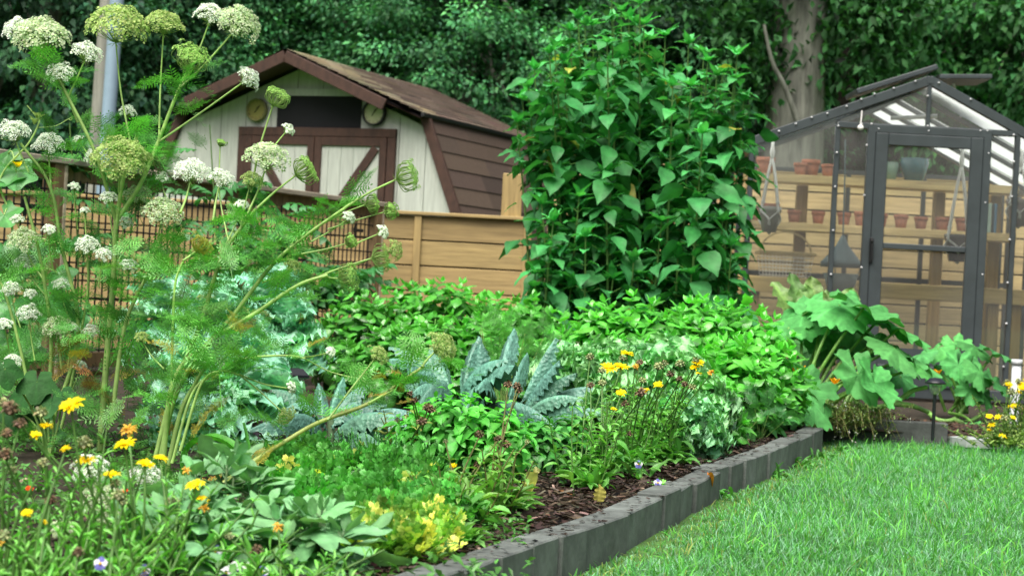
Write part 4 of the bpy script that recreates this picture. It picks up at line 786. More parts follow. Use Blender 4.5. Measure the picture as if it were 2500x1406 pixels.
# a grey timber rail under the clump
a, b = at(1305, 822, 10.6), at(1460, 838, 10.6); t = MB().bar(a, b + A(.6, 0, 0), .09, .05, bev=.006, c=(.9, .95, .9)).build('timber_rail', WEATHER, loc=tuple(a)); tag(t, 'grey timber rail lying in the shade under the tall clump', 'timber')

# ================================================================== basil bushes
def bush(name, lab, px, y, top_py, R_, col, ts=BASIL, L=.105, W=.6, nsh=70, group='bright green basil bushes', m=GLOSSY, tiers=4, el0=70, low=.2, base_h=SOIL, cat='basil', ell=1.):
    X = at(px, 800, y)[0]; Z1 = at(px, top_py, y)[2]; H = max(Z1 - base_h, .15); b = A(X, y, base_h)
    t = thing(name, lab, cat, tuple(b), group); ms, ml = MB(), MB(); i = np.arange(nsh); az = i * 2.39996 + U(0, 6); el = np.arcsin(np.clip(1 - (i + .5) / nsh * 1.02, -.1, 1)); rr = U(.86, 1.06, nsh); rr[rng.random(nsh) < .22] *= .72
    P = b + np.stack([R_ * rr * np.cos(el) * np.cos(az), R_ * rr * np.cos(el) * np.sin(az) * ell, H * low + H * (1 - low) * rr * np.sin(el)], -1)
    for k in range(0, nsh, 3): ms.tube(curve([b + A(*(rng.normal(0, .02, 2)), 0), (b * .5 + P[k] * .5) + A(0, 0, -.04), P[k]], 7), [.005, .0025], 5, S(120, 180, 80, .6))
    ms.build('stems', LEAF, t).name = 'stem'; out = nrm(np.stack([np.cos(el) * np.cos(az), np.cos(el) * np.sin(az), np.sin(el) + .55], -1)); ph = U(0, 6.28, nsh)
    ex = nrm(np.cross(out, A(.2, .1, 1))); ey = np.cross(out, ex)
    for k in range(tiers):
        e_ = R(el0 - k * (el0 + 22) / max(1, tiers - 1)); f = (.42, .78, 1.0, 1.0, .9)[k]
        for sg in (0, math.pi) if k else (0, math.pi * .66, math.pi * 1.33):
            a = ph + k * 1.571 + sg + U(-.2, .2, nsh); e2 = e_ + U(-.2, .2, nsh)
            D = out * np.sin(e2)[:, None] + np.cos(e2)[:, None] * (np.cos(a)[:, None] * ex + np.sin(a)[:, None] * ey)
            c = cols(col, nsh, .2, .05) * (1.25 - .19 * k) * (.45 + .55 * np.clip((P[:, 2:3] - base_h) / H + .1, 0, 1))  # shading painted into leaf colour: darker low down and on inner tiers
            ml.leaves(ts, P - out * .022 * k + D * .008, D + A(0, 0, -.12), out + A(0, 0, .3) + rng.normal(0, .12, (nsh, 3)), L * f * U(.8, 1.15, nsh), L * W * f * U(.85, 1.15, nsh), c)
    ml.build('leaves', m, t).name = 'foliage'; return t
bas = S(92, 188, 62, .66)
for px, y, tp_, r_, lab in ((880, 10.6, 712, .30, 'green basil bush at the left end of the rear row, against the wire fence'), (985, 10.9, 700, .32, 'green basil bush second from the left in the rear row'), (1095, 10.8, 672, .33, 'tallest basil bush in the middle of the rear row before the board fence'),
                            (1195, 11.0, 705, .32, 'basil bush near the right end of the rear row'), (1290, 10.6, 735, .26, 'basil bush at the right end of the rear row beside the leafy clump'), (930, 9.7, 800, .26, 'lower basil bush hanging in front of the rear row at left'), (1050, 9.8, 760, .30, 'lower basil bush in front of the tallest rear bush'), (1190, 9.8, 780, .28, 'lower basil bush behind the dark kale')):
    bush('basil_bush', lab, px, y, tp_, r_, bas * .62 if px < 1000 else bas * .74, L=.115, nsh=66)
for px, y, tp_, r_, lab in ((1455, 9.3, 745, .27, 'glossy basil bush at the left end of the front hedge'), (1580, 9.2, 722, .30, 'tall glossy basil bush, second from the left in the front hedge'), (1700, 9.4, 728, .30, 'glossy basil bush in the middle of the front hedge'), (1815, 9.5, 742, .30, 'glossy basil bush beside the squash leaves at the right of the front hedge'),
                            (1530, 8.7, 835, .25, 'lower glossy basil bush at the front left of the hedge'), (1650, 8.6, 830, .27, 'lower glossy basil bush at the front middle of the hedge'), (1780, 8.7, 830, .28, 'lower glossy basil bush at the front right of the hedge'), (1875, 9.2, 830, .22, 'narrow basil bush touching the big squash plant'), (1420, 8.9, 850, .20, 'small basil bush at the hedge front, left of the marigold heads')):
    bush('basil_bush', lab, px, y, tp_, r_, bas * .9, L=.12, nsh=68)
for px, y, tp_, r_, lab in ((1740, 8.0, 935, .17, 'leafy green pepper bush in front of the basil hedge'), (1660, 7.9, 925, .15, 'small pepper bush behind the frilly kale')):
    bush('pepper_bush', lab, px, y, tp_, r_, bas * .8, PEPPER, .10, .5, 50, 'pepper bushes', LEAF, cat='pepper plant')
# ================================================================== pepper plants in the middle
for px, y, tp_, r_, lab, n_ in ((1120, 6.2, 950, .17, 'bright pepper plant with flat layered leaves in front of the dark kale', 46), (1220, 6.1, 985, .13, 'pepper plant right of the brightest one, under a drooping kale leaf', 34), (1035, 6.3, 990, .12, 'small pepper plant left of the brightest one', 26)):
    bush('pepper_plant', lab, px, y, tp_, r_, S(84, 182, 60, .62), PEPPER, .085, .5, n_, 'pepper plants in the middle of the bed', LEAF, el0=35, low=.3, cat='pepper plant')
for px, y, tp_, r_, lab in ((1320, 6.5, 1020, .12, 'shaded pepper plant with yellowing lower leaves beside the marigolds'), (1395, 6.7, 1010, .12, 'dark green pepper plant behind the tall marigold stems')):
    bush('pepper_plant', lab, px, y, tp_, r_, S(62, 140, 52, .55), PEPPER, .095, .5, 26, 'pepper plants in the middle of the bed', LEAF, el0=10, low=.35, cat='pepper plant')

# ================================================================== dark lacinato kale
def lac_kale(lab, base, leaves, y):
    """leaves: (root px, tip px, toward camera offset, width m, bend)"""
    t = thing('dark_kale', lab, 'kale', tuple(base), 'dark blistered kale plants'); ms = MB(); crown = base + A(0, 0, .14); ms.tube(curve([base, base + A(.01, 0, .07), crown], 6), [.016, .013], 8, S(120, 150, 110, .5)); ms.build('stem', MATTE, t)
    for rp, tp_, dy, wd, bend in leaves:
        wd *= .76; bend = {.35: .8, .8: 1.3, 1.3: 1.3, 1.9: 1.9}[bend] if rng.random() < .6 else bend
        r0 = at(*rp, y + U(-.04, .04)); t0 = at(*tp_, y + dy); ch = t0 - r0; dist = np.linalg.norm(ch); L = dist * (1 + .05 * bend ** 2); D = nrm(ch); side = np.cross(A(0, 0, 1), D)
        up = nrm(np.cross(D, side)) if np.linalg.norm(side) > .1 else A(0, -1, .2)
        if up[2] < 0: up = -up
        cs = (.35, .8, 1.3, 1.9, 2.5); c_ = min(cs, key=lambda q: abs(q - bend)); D2 = nrm(D + up * math.tan(min(c_ * .42, 1.2))); up2 = nrm(np.cross(D2, np.cross(up, D2)) * -1) if False else up
        mb = MB(); cc = cols(S(96, 150, 128, .56), 1, .12, .04)[0]
        mb.leaves(LAC[c_], r0, D2, up2 + A(U(-.25, .25), -.35, 0), L, wd, cc); lf = mb.build('leaf', KALE, t)
    return t
b1 = gz(1175, 1085); y1 = b1[1]
lac_kale('big dark blue green kale with long blistered leaves, middle of the bed', b1, [
    ((1080, 960), (955, 850), -.1, .10, .8), ((1075, 975), (965, 880), -.25, .10, 1.3), ((1100, 960), (1040, 850), .1, .12, .35), ((1130, 960), (1165, 820), .15, .11, .35), ((1160, 960), (1175, 840), .0, .13, .35), ((1220, 940), (1245, 800), .25, .10, .35),
    ((1120, 970), (1215, 880), -.2, .10, .8), ((1130, 975), (1255, 890), -.25, .12, .8), ((1270, 990), (1360, 825), .05, .075, .35), ((1275, 1000), (1358, 880), -.1, .10, .35), ((1275, 1010), (1400, 912), -.12, .065, .8), ((1280, 1015), (1440, 945), -.1, .09, .8),
    ((1275, 1020), (1405, 978), -.2, .055, .8), ((1290, 1040), (1440, 1015), -.25, .085, .8), ((1180, 1000), (1315, 1065), -.45, .10, 1.3), ((1090, 990), (1010, 960), -.35, .10, 1.3), ((1110, 1000), (1060, 1010), -.5, .11, 1.9), ((1150, 1000), (1190, 1040), -.5, .11, 1.9), ((1240, 985), (1290, 860), .3, .08, .35), ((1100, 1000), (985, 940), .2, .1, .8), ((1180, 990), (1120, 900), .3, .12, .35), ((1200, 990), (1195, 950), -.4, .12, .8)], y1)
b2 = gz(800, 1105); y2 = b2[1]
lac_kale('dark blue green kale with curled leaves beside the black lantern lamp', b2, [
    ((800, 1050), (665, 955), -.1, .10, 1.3), ((795, 1045), (700, 1000), -.2, .10, 1.9), ((790, 1040), (765, 935), .1, .07, .35), ((800, 1040), (835, 920), .15, .07, .35), ((775, 1050), (640, 1060), -.2, .11, 1.3), ((780, 1060), (690, 1130), -.3, .10, 1.9),
    ((810, 1050), (935, 990), -.05, .12, .8), ((815, 1060), (950, 1020), -.15, .11, 1.3), ((820, 1065), (1000, 1010), 0, .12, 1.3), ((815, 1070), (960, 1065), -.25, .11, 1.9), ((820, 1075), (1000, 1060), -.2, .10, 1.3), ((830, 1080), (1010, 1085), -.1, .08, .8), ((805, 1050), (900, 940), .15, .10, .8), ((790, 1060), (720, 1040), -.35, .10, 1.3), ((840, 1080), (940, 1110), -.3, .09, 1.3), ((810, 1045), (880, 980), .1, .11, .8)], y2)

# ================================================================== curly blue green kale behind the flowers
def curly(lab, base, H, n, L, col, name='curly_kale', spread=1., W=.5, ts=CURL, stems=True, tilt=0.):
    t = thing(name, lab, 'kale', tuple(base), 'curly kale plants'); c = base + A(tilt, 0, H * .62); MB().tube(curve([base, base + A(.03, 0, H * .3), c + A(0, 0, .05)], 10), [.022, .017], 8, S(150, 180, 140, .5)).build('stem', MATTE, t); mb = MB(); i = np.arange(n)
    az = i * 2.4 + U(0, 6); el = R(80) - (i / n) ** .8 * R(105); P = c + A(0, 0, 1) * (H * .2 * (1 - i / n) - .1 * H * (i / n))[:, None] + dirv(az, el * 0) * .02
    mb.leaves(ts, P, dirv(az, el + U(-.15, .15, n)), A(0, 0, 1) + rng.normal(0, .25, (n, 3)), L * U(.75, 1.15, n) * (.7 + .3 * (i / n)), L * W * U(.85, 1.15, n), cols(col, n, .14, .05)); mb.build('foliage', CURLY, t); return t
ck = S(140, 200, 168, .66)
for px, py, y, H, lab in ((655, 640, 8.3, .50, 'tall curly blue green kale plant before the wire fence, right of the flower stems'), (520, 690, 8.0, .46, 'curly blue green kale plant behind the diagonal flower stems'), (600, 790, 7.6, .36, 'curly kale plant lower down between the diagonal stems'), (640, 910, 7.3, .28, 'curly kale plant low behind the dark kale, left of the black path lamp'), (470, 850, 7.5, .34, 'curly kale plant with thick pale stems behind the orange marigold'), (400, 660, 8.4, .46, 'curly kale plant at the left, mostly behind feathery leaves'), (490, 1010, 6.9, .22, 'low curly kale leaves behind the base of the flower stems'),(700, 720, 8.2, .40, 'curly kale plant at the right, next to the rear basil bush')):
    X = at(px, 800, y)[0]; Z = at(px, py, y)[2]; curly(lab, A(X, y, SOIL), Z - SOIL - .02, 34, .24, ck, W=.62)
lk_ = S(134, 200, 128, .66)
for px, py, y, Rr, lab, n_, cc in ((1600, 1015, 7.15, .10, 'dense frilly kale head at the front, nearest the concrete edging', 240, S(98, 172, 80, .55)), (1665, 1010, 7.35, .14, 'frilly blue green kale head right of the front one', 260, lk_ * A(.85, .95, 1.1)), (1500, 900, 7.9, .19, 'wide frilly pale green kale head behind the yellow marigolds', 300, lk_), (1605, 905, 7.8, .19, 'wide frilly kale head behind the dried marigold heads at right', 300, lk_), (1410, 890, 8.0, .16, 'frilly kale head behind the tips of the dark kale', 240, lk_), (1690, 945, 7.7, .14, 'frilly kale head in front of the pepper bush', 230, lk_)):
    c = at(px, py + 60, y); c[2] = max(c[2], SOIL + .08); t = thing('frilly_kale', lab, 'kale', (c[0], c[1], SOIL), 'frilly dwarf kale heads'); MB().tube([A(c[0], c[1], SOIL), c], .012, 7, S(150, 185, 140, .5)).build('stem', MATTE, t)
    i = np.arange(n_); az = i * 2.39996; el = np.arcsin(np.clip(1 - 1.55 * (i + .5) / n_, -1, 1)); O3 = dirv(az, el) * A(1, 1, .95); sz = Rr * U(.55, .8, n_)
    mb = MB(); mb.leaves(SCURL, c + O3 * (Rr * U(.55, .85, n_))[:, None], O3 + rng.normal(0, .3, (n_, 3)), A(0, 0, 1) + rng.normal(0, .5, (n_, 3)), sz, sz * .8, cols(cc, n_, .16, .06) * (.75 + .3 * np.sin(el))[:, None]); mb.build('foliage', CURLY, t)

# ================================================================== squash plants
def squash(lab, base, leaves, y, flowers, vines):
    t = thing('squash_plant', lab, 'squash plant', tuple(base)); 
    for lx_, ly_, dy, rad, ti, az, tilt in leaves:
        c = at(lx_, ly_, y + dy); r0 = base + A(U(-.08, .08), U(-.1, .1), .03); pet = curve([r0, r0 * .45 + c * .55 + A(0, 0, .03), c], 10); ps = MB().tube(pet, [.011, .007], 7, S(120, 175, 75, .6)).build('petiole', LEAF, t)
        Z = nrm(A(math.cos(az) * math.sin(tilt), math.sin(az) * math.sin(tilt), math.cos(tilt))); out = A(math.cos(az), math.sin(az), 0) + A(U(-.3, .3), U(-.3, .3), 0); D = nrm(out - Z * np.dot(out, Z))
        mb = MB(); mb.leaves([SQUASH[ti]], c, D, Z, rad, rad * U(.9, 1.1), cols(S(74, 154, 76, .56), 1, .16, .06)[0]); mb.build('leaf', MATTE, t)
    for fx_, fy_, dy, s in flowers:
        c = at(fx_, fy_, y + dy); mb = MB(); a = np.arange(5) * 1.2566 + .3; mb.leaves(LANCE[0], c, dirv(a, np.full(5, 1.05)), A(0, 0, 1), s, s * .42, A(.82, .40, .01)); mb.tube([c - A(0, 0, .05), c], [.006, .01], 6, S(150, 190, 90, .6)); mb.build('flower', PETAL, t)
    for pts in vines: MB().tube(curve([at(px, py, y + dy) for px, py, dy in pts], 22), [.016, .012], 9, S(138, 190, 96, .62)).build('runner', LEAF, t)
    return t
b = gz(1955, 1035); ys_ = b[1]; H2 = math.pi / 2
squash('large squash plant with broad lobed leaves and orange blossoms at the corner of the bed', b, [
    (1960, 770, .25, .20, 2, -2.0, .45), (2010, 745, .35, .21, 1, -1.8, .35), (2050, 745, .1, .22, 2, -1.4, .4), (2110, 750, .0, .24, 1, -.5, .38), (2150, 775, .2, .20, 2, -.2, .4), (2195, 800, .05, .19, 3, -.1, .45), (1925, 800, .2, .16, 3, -2.6, .5), (2010, 800, .4, .20, 3, -1.7, .6), (2090, 800, .3, .20, 2, -1.0, .6), (2140, 830, .2, .18, 1, -.6, .6),
    (2185, 850, -.1, .20, 2, -.5, .55), (2225, 870, .05, .19, 3, -.2, .5), (2250, 895, -.05, .14, 2, -.3, .6), (1955, 950, -.45, .195, 1, -1.57, .75), (1985, 985, -.55, .15, 2, -1.0, .7), (2095, 915, -.35, .20, 1, -1.0, .95), (2135, 935, -.4, .17, 0, -.7, 1.0), (2060, 830, .5, .2, 3, -1.6, .6), (1915, 930, -.2, .13, 2, -2.4, .6), (2200, 920, .3, .13, 3, -.9, .8), (1990, 850, .6, .16, 3, -1.6, .9)],
    ys_, [(1945, 925, -.4, .085), (2038, 945, -.1, .06), (2050, 905, .2, .05)], [[(1945, 1045, -.12), (2010, 1035, -.2), (2060, 990, -.2), (2110, 880, -.05)], [(1945, 1047, -.14), (2015, 1040, -.15), (2085, 960, -.05), (2130, 830, .1)], [(1945, 1045, -.14), (1915, 1020, -.2), (1900, 1005, -.2)], [(1930, 1012, -.3), (1990, 1008, -.35), (2040, 995, -.3)], [(2080, 960, .1), (2110, 995, .0), (2180, 985, 0), (2225, 955, .0), (2262, 945, .05)], [(2180, 985, .0), (2225, 990, .0), (2265, 1005, .1)]])
b = gz(2330, 1018, .05); ys2 = b[1]
squash('smaller squash plant with one orange blossom beside the path lamp', b, [
    (2290, 850, .1, 0.139, 2, -2.4, .5), (2330, 835, .2, 0.131, 1, -1.8, .4), (2380, 845, .1, 0.156, 2, -.6, .4), (2430, 858, .0, 0.139, 3, -.2, .4), (2250, 865, .0, 0.123, 2, -2.7, .6), (2340, 890, -.1, 0.148, 1, -1.5, .9), (2390, 905, -.2, 0.139, 2, -.9, .9), (2300, 915, .1, 0.123, 3, -2, .9), (2430, 935, -.15, 0.131, 1, -.5, .8), (2370, 950, -.2, 0.115, 3, -1.2, 1.0), (2350, 870, .3, 0.139, 3, -1.5, .6), (2400, 960, -.1, 0.107, 3, -.9, 1.0), (2385, 1045, -.3, 0.098, 3, -1.2, .7)],
    ys2, [(2285, 925, -.1, .075), (2283, 950, -.15, .05)], [[(2265, 1005, .0), (2290, 1025, -.1), (2330, 1022, -.1), (2370, 975, -.05)], [(2330, 1024, -.1), (2360, 1030, -.15), (2410, 1005, -.1)]])
# pale chard leaves behind
b = A(at(1990, 760, 10.6)[0], 10.6, SOIL); t = thing('chard_plant', 'pale veined chard leaves standing up behind the large squash plant', 'chard', tuple(b)); mb = MB(); mm = MB()
for px, py, wd, L in ((1905, 672, .13, .38), (1938, 662, .11, .40), (1985, 672, .14, .36), (2080, 700, .15, .30), (2010, 700, .12, .32), (1960, 690, .12, .34)):
    tp_ = at(px, py, 10.6 + U(-.1, .1)); r0 = b + A(U(-.05, .05), 0, .1); D = nrm(tp_ - r0); MB().leaves(CHARD, tp_ - D * L, D, A(U(-.6, .6), -1, .2), L, wd * 1.2, cols(S(112, 160, 74, .46), 1, .1)[0]).build('leaf', CURLY, t); mm.tube([r0, tp_ - D * L * .6], [.01, .007], 6, S(190, 200, 130, .6))
mm.build('stalks', LEAF, t).name = 'stalk'
# trailing thyme over the corner
c = gz(2085, 1040, .11); t = thing('trailing_thyme', 'wiry trailing thyme with tiny white flowers spilling over the inner corner', 'herb', tuple(c)); mb, ml, mf = MB(), MB(), MB()
for k in range(190):
    r0 = c + A(U(-.24, .12), U(-.05, .35), .0); a = U(-3.1, 0); ln = U(.08, .24); p1 = r0 + A(math.cos(a) * ln * .6, sn(a) * ln * .6, U(.03, .14)); p2 = r0 + A(math.cos(a) * ln, sn(a) * ln, U(-.06, .12)); pt = curve([r0, p1, p2], 7); mb.tube(pt, .0016, 3, S(130, 130, 70, .5)); n_ = 20
    ml.leaves(DIA, pt[rng.integers(1, 7, n_)] + rng.normal(0, .006, (n_, 3)), rng.normal(0, 1, (n_, 3)), A(0, 0, 1), .016, .008, cols(S(112, 140, 70, .55), n_, .25))
    if rng.random() < .25: mf.leaves(DIA, p2 + rng.normal(0, .008, (4, 3)), rng.normal(0, 1, (4, 3)), A(0, -1, .3), .008, .007, cols((.6, .62, .56), 4, .05))
mb.build('stems', LEAF, t).name = 'stem'; ml.build('foliage', LEAF, t); mf.build('blossom', PETAL, t)

# ================================================================== flower heads
YEL, ORA = A(.86, .68, .008), S(244, 140, 14, .85)
def daisy(par, c, r, col, ax, nm='flower', fade=False):
    ax = nrm(ax); x = nrm(np.cross(ax, A(.2, 1, .1))); y = np.cross(ax, x); mb = MB()
    for n_, rr, e_ in ((15, r, .12), (12, r * .78, .35)):
        a = np.arange(n_) * 6.283 / n_ + U(0, 1); e2 = e_ + rng.normal(0, .16 if not fade else .45, n_); D = np.cos(e2)[:, None] * (np.cos(a)[:, None] * x + np.sin(a)[:, None] * y) + np.sin(e2)[:, None] * ax
        mb.leaves(LANCE[1] if fade else LANCE[0], c + D * r * .12, D, ax + rng.normal(0, .1, (n_, 3)), rr * .95 * U(.85, 1.1, n_), r * .33, cols(col, n_, .07, .03))
    mb.lathe([(0, r * .12), (r * .18, r * .10), (r * .3, r * .04), (r * .3, -r * .04)], c, 12, np.asarray(col) * A(.75, .6, .6), ax); mb.lathe([(r * .32, .0), (r * .22, -r * .22), (0, -r * .3)], c, 10, S(110, 160, 80, .5), ax); mb.build(nm, PETAL, par)
def seedhead(par, c, r, col, ax=A(0, 0, 1)):
    ax = nrm(A(*ax)); mb = MB(); mb.lathe([(0, r * .5), (r * .5, r * .4), (r * .8, 0), (r * .55, -r * .4), (0, -r * .55)], c, 10, np.asarray(col) * .7, ax); n_ = 26; a = np.arange(n_) * 2.4; e_ = np.arcsin(1 - 1.3 * (np.arange(n_) + .5) / n_); D = dirv(a, e_)
    mb.leaves(LANCE[3], c + D * r * .5, D + A(0, 0, .25), A(0, 0, 1) + rng.normal(0, .3, (n_, 3)), r * .8, r * .42, cols(col, n_, .25, .08)); mb.build('seed_head', DRY, par)
def leafy(ml, pts, n_, ts, L, W, col, f0=.05, f1=.85, el=.5):
    f = np.sort(U(f0, f1, n_)); k = len(pts); P = np.stack([np.interp(f, np.linspace(0, 1, k), pts[:, j]) for j in range(3)], -1); az = np.arange(n_) * 2.4 + U(0, 6)
    ml.leaves(ts, P, dirv(az, el + U(-.35, .4, n_)), A(0, 0, 1) + rng.normal(0, .2, (n_, 3)), L * (1.15 - .75 * f) * U(.75, 1.2, n_), W * (1.1 - .6 * f), cols(col, n_, .15, .06))
BRN, PALE = A(.15, .105, .06), S(176, 190, 130, .62)
def calendula(lab, base, heads, col, nbas=26, L=.085, W=.019, group='pot marigold plants', extra=6, spread=.09, stemc=None, nl=9, topz=None, name='marigold_plant', sel=.5):
    """heads: (px, py, y, size px, kind)"""
    t = thing(name, lab, 'marigold', tuple(base), group); ms, ml = MB(), MB(); sc_ = S(100, 150, 66, .5) if stemc is None else stemc
    for px, py, y, w_, kind in heads:
        c = at(px, py, y); r_ = w_ * y / F / 2; b0 = base + A(U(-1, 1) * spread * .5, U(-1, 1) * spread * .5, 0); md = (b0 + c) / 2 + A((b0[0] - c[0]) * .22, (b0[1] - c[1]) * .2, .01); pts = curve([b0, md, c - A(0, 0, r_ * .3)], 16); MB().tube(pts, [.0038, .0022], 5, sc_).build('stem', LEAF, t); leafy(ml, pts, nl, LANCE, L * .7, W * .8, col, el=sel)
        ax = A(U(-.35, .35), -U(.1, .55), 1)
        if kind in ('y', 'o', 'f'): daisy(t, c, r_ * 1.05, YEL if kind == 'y' else ORA if kind == 'o' else A(.62, .40, .06), ax, fade=kind == 'f')
        elif kind == 'b': seedhead(t, c, r_ * 1.0, BRN * U(.7, 1.2), ax)
        else: seedhead(t, c, r_ * 1.0, PALE * U(.8, 1.1), ax)
    tz_ = np.mean([at(h[0], h[1], h[2])[2] for h in heads]) if topz is None else topz
    for k in range(extra):
        b0 = base + A(U(-1, 1) * spread, U(-1, 1) * spread, 0); e_ = b0 + A(U(-1, 1) * spread * 1.3, U(-1, 1) * spread, (tz_ - base[2]) * U(.55, .95)); pts = curve([b0, (b0 + e_) / 2 + A(U(-.02, .02), 0, 0), e_], 12); MB().tube(pts, [.0036, .0018], 5, sc_).build('stem', LEAF, t); leafy(ml, pts, nl + 4, LANCE, L * .8, W * .85, col, .05, 1., el=sel)
    az = U(0, 6.28, nbas); ml.leaves(LANCE, base + np.stack([np.cos(az), np.sin(az), az * 0], -1) * .02 + A(0, 0, .015), dirv(az, U(.6, 1.45, nbas)), A(0, 0, 1) + rng.normal(0, .15, (nbas, 3)), L * 1.35 * U(.6, 1.25, nbas), W * 1.2, cols(col, nbas, .15, .06))
    ml.build('leaves', LEAF, t).name = 'foliage'; return t
fgc = S(118, 192, 80, .64)
FG = [  # near left group
 ('near marigold with the largest yellow flower at the left', (185, 3.75), [(175, 990, 3.75, 60, 'y'), (112, 1040, 3.7, 32, 'y'), (25, 1000, 3.6, 44, 'b'), (100, 1008, 3.7, 34, 'p'), (88, 1063, 3.8, 34, 'y')]),
 ('near marigold with brown seed heads at the left frame edge', (20, 3.6), [(48, 1036, 3.6, 32, 'b'), (12, 1112, 3.55, 38, 'b'), (16, 1060, 3.6, 30, 'b'), (8, 985, 3.65, 30, 'p'), (5, 1320, 3.5, 26, 'f'), (105, 1132, 3.6, 30, 'p'), (30, 1150, 3.6, 26, 'p')]),
 ('near marigold with two yellow flowers above a white flower head', (290, 3.8), [(305, 1085, 3.85, 52, 'y'), (210, 1125, 3.8, 50, 'y'), (205, 1084, 3.8, 40, 'p'), (270, 1159, 3.75, 44, 'y'), (315, 1050, 3.95, 46, 'f')]),
 ('near marigold with a yellow flower before a round white flower head', (370, 3.85), [(355, 1133, 3.85, 44, 'y'), (392, 1119, 4.0, 34, 'y'), (282, 1181, 3.75, 26, 'p'), (455, 1148, 4.05, 26, 'f')]),
 ('near marigold with flat yellow flowers standing before the sage', (480, 3.95), [(476, 1184, 3.95, 46, 'y'), (494, 1218, 3.95, 34, 'y'), (500, 1240, 3.9, 30, 'f'), (420, 1226, 3.9, 32, 'p'), (626, 1344, 3.7, 32, 'b')]),
 ('near marigold with small yellow flowers at the lower left', (90, 3.4), [(66, 1252, 3.45, 30, 'y'), (106, 1274, 3.45, 22, 'y'), (124, 1222, 3.5, 30, 'b'), (8, 1310, 3.4, 36, 'p'), (160, 1095, 3.5, 26, 'y')]),
 ('near marigold with a green bud at the bottom, left of centre', (250, 3.35), [(290, 1210, 3.5, 36, 'p'), (190, 1350, 3.4, 30, 'b'), (300, 1226, 3.5, 26, 'p')]),
 ('near marigold with a pale orange head leaning over the sage', (640, 3.75), [(680, 1285, 3.9, 30, 'f'), (560, 1310, 3.7, 22, 'p')])]
for lab, (px, y), heads in FG:
    x = at(px, 1400, y)[0]; calendula(lab, A(x, y, SOIL), heads, fgc * U(.95, 1.15), 9 if y > 3.5 else 3, .07, .0095, 'marigold plants at the near left', 9, .12, nl=5, sel=.9)
mgc = S(110, 182, 76, .6)
MG = [
 ('marigold with two yellow flowers side by side and pale seed heads, middle of the bed', (1440, 1205), [(1485, 899, 6.3, 40, 'y'), (1516, 896, 6.35, 40, 'y'), (1440, 873, 6.3, 22, 'p'), (1517, 959, 6.1, 26, 'y'), (1470, 906, 6.2, 20, 'p'), (1442, 942, 6.1, 20, 'b'), (1470, 936, 6.1, 20, 'p'), (1498, 998, 6.0, 17, 'y'), (1526, 988, 6.0, 22, 'b')]),
 ('marigold carrying the highest yellow flower in the middle of the bed', (1510, 1165), [(1531, 864, 6.6, 34, 'y'), (1520, 875, 6.55, 20, 'p'), (1552, 894, 6.5, 20, 'f'), (1562, 886, 6.6, 18, 'b'), (1565, 960, 6.3, 28, 'b'), (1578, 952, 6.3, 16, 'y'), (1568, 930, 6.4, 20, 'p')]),
 ('marigold with dark dried heads and a small yellow flower, right of the middle', (1570, 1150), [(1607, 939, 6.5, 24, 'y'), (1608, 896, 6.6, 24, 'p'), (1622, 888, 6.65, 20, 'p'), (1638, 914, 6.6, 22, 'b'), (1660, 926, 6.6, 18, 'b'), (1537, 1060, 6.2, 16, 'b')]),
 ('marigold leaning right with yellow flowers near the basil hedge', (1615, 1140), [(1704, 886, 6.9, 30, 'y'), (1697, 897, 6.9, 26, 'y'), (1736, 909, 6.9, 20, 'f'), (1661, 890, 6.8, 24, 'p'), (1699, 880, 6.9, 18, 'p'), (1672, 939, 6.7, 18, 'b'), (1690, 946, 6.7, 20, 'p'), (1705, 912, 6.8, 16, 'y')])]
for lab, (px, py), heads in MG: calendula(lab, gz(px, py), heads, mgc, 26, .085, .019, 'marigold plants in the middle of the bed', 9, .08, nl=10)
DG = [('dried marigold stalks with brown heads in front of the bright pepper plant', (1010, 1150), [(1044, 996, 5.8, 26, 'b'), (1052, 1002, 5.8, 24, 'b'), (1030, 1030, 5.75, 26, 'b'), (1012, 978, 5.85, 20, 'b'), (1002, 962, 5.8, 16, 'b')], (S(140, 160, 70, .55))),
      ('half dried marigold with one small yellow flower at the front of the bed', (1105, 1290), [(1106, 1137, 5.2, 18, 'y'), (1088, 1078, 5.3, 14, 'p'), (1165, 1135, 5.2, 18, 'b'), (1170, 1062, 5.4, 24, 'b'), (1215, 1072, 5.4, 20, 'b')], None),
      ('withered marigold with curled brown heads beside the bare mulch', (1195, 1270), [(1236, 1086, 5.5, 24, 'b'), (1216, 1130, 5.4, 26, 'b'), (1240, 940, 6.0, 22, 'b'), (1262, 944, 6.0, 24, 'b'), (1266, 954, 6.0, 22, 'b'), (1288, 1078, 5.6, 14, 'p')], None)]
for lab, (px, py), heads, cc in DG: calendula(lab, gz(px, py), heads, S(110, 170, 66, .55) if cc is None else cc, 20, .085, .022, 'dried marigold plants', 9, .07, stemc=S(126, 130, 70, .5), nl=8)
for px, py, hd, lab in ((1120, 1345, .1, 'leafy young marigold at the foot of the dried stalks'), (1245, 1262, .1, 'grey green leaf rosette beside the yellow kale leaf'), (1730, 1095, .14, 'leafy lettuce like rosette beside the mulch near the far blocks')):
    b = gz(px, py); t = thing('leaf_rosette', lab, 'plant', tuple(b)); mb = MB(); n_ = 22; az = np.arange(n_) * 2.4; mb.leaves(LANCE, b + A(0, 0, .01), dirv(az, U(.4, 1.3, n_)), A(0, 0, 1) + rng.normal(0, .2, (n_, 3)), hd * U(.7, 1.2, n_), .035, cols(S(120, 180, 90, .55), n_, .15)); mb.build('foliage', LEAF, t)
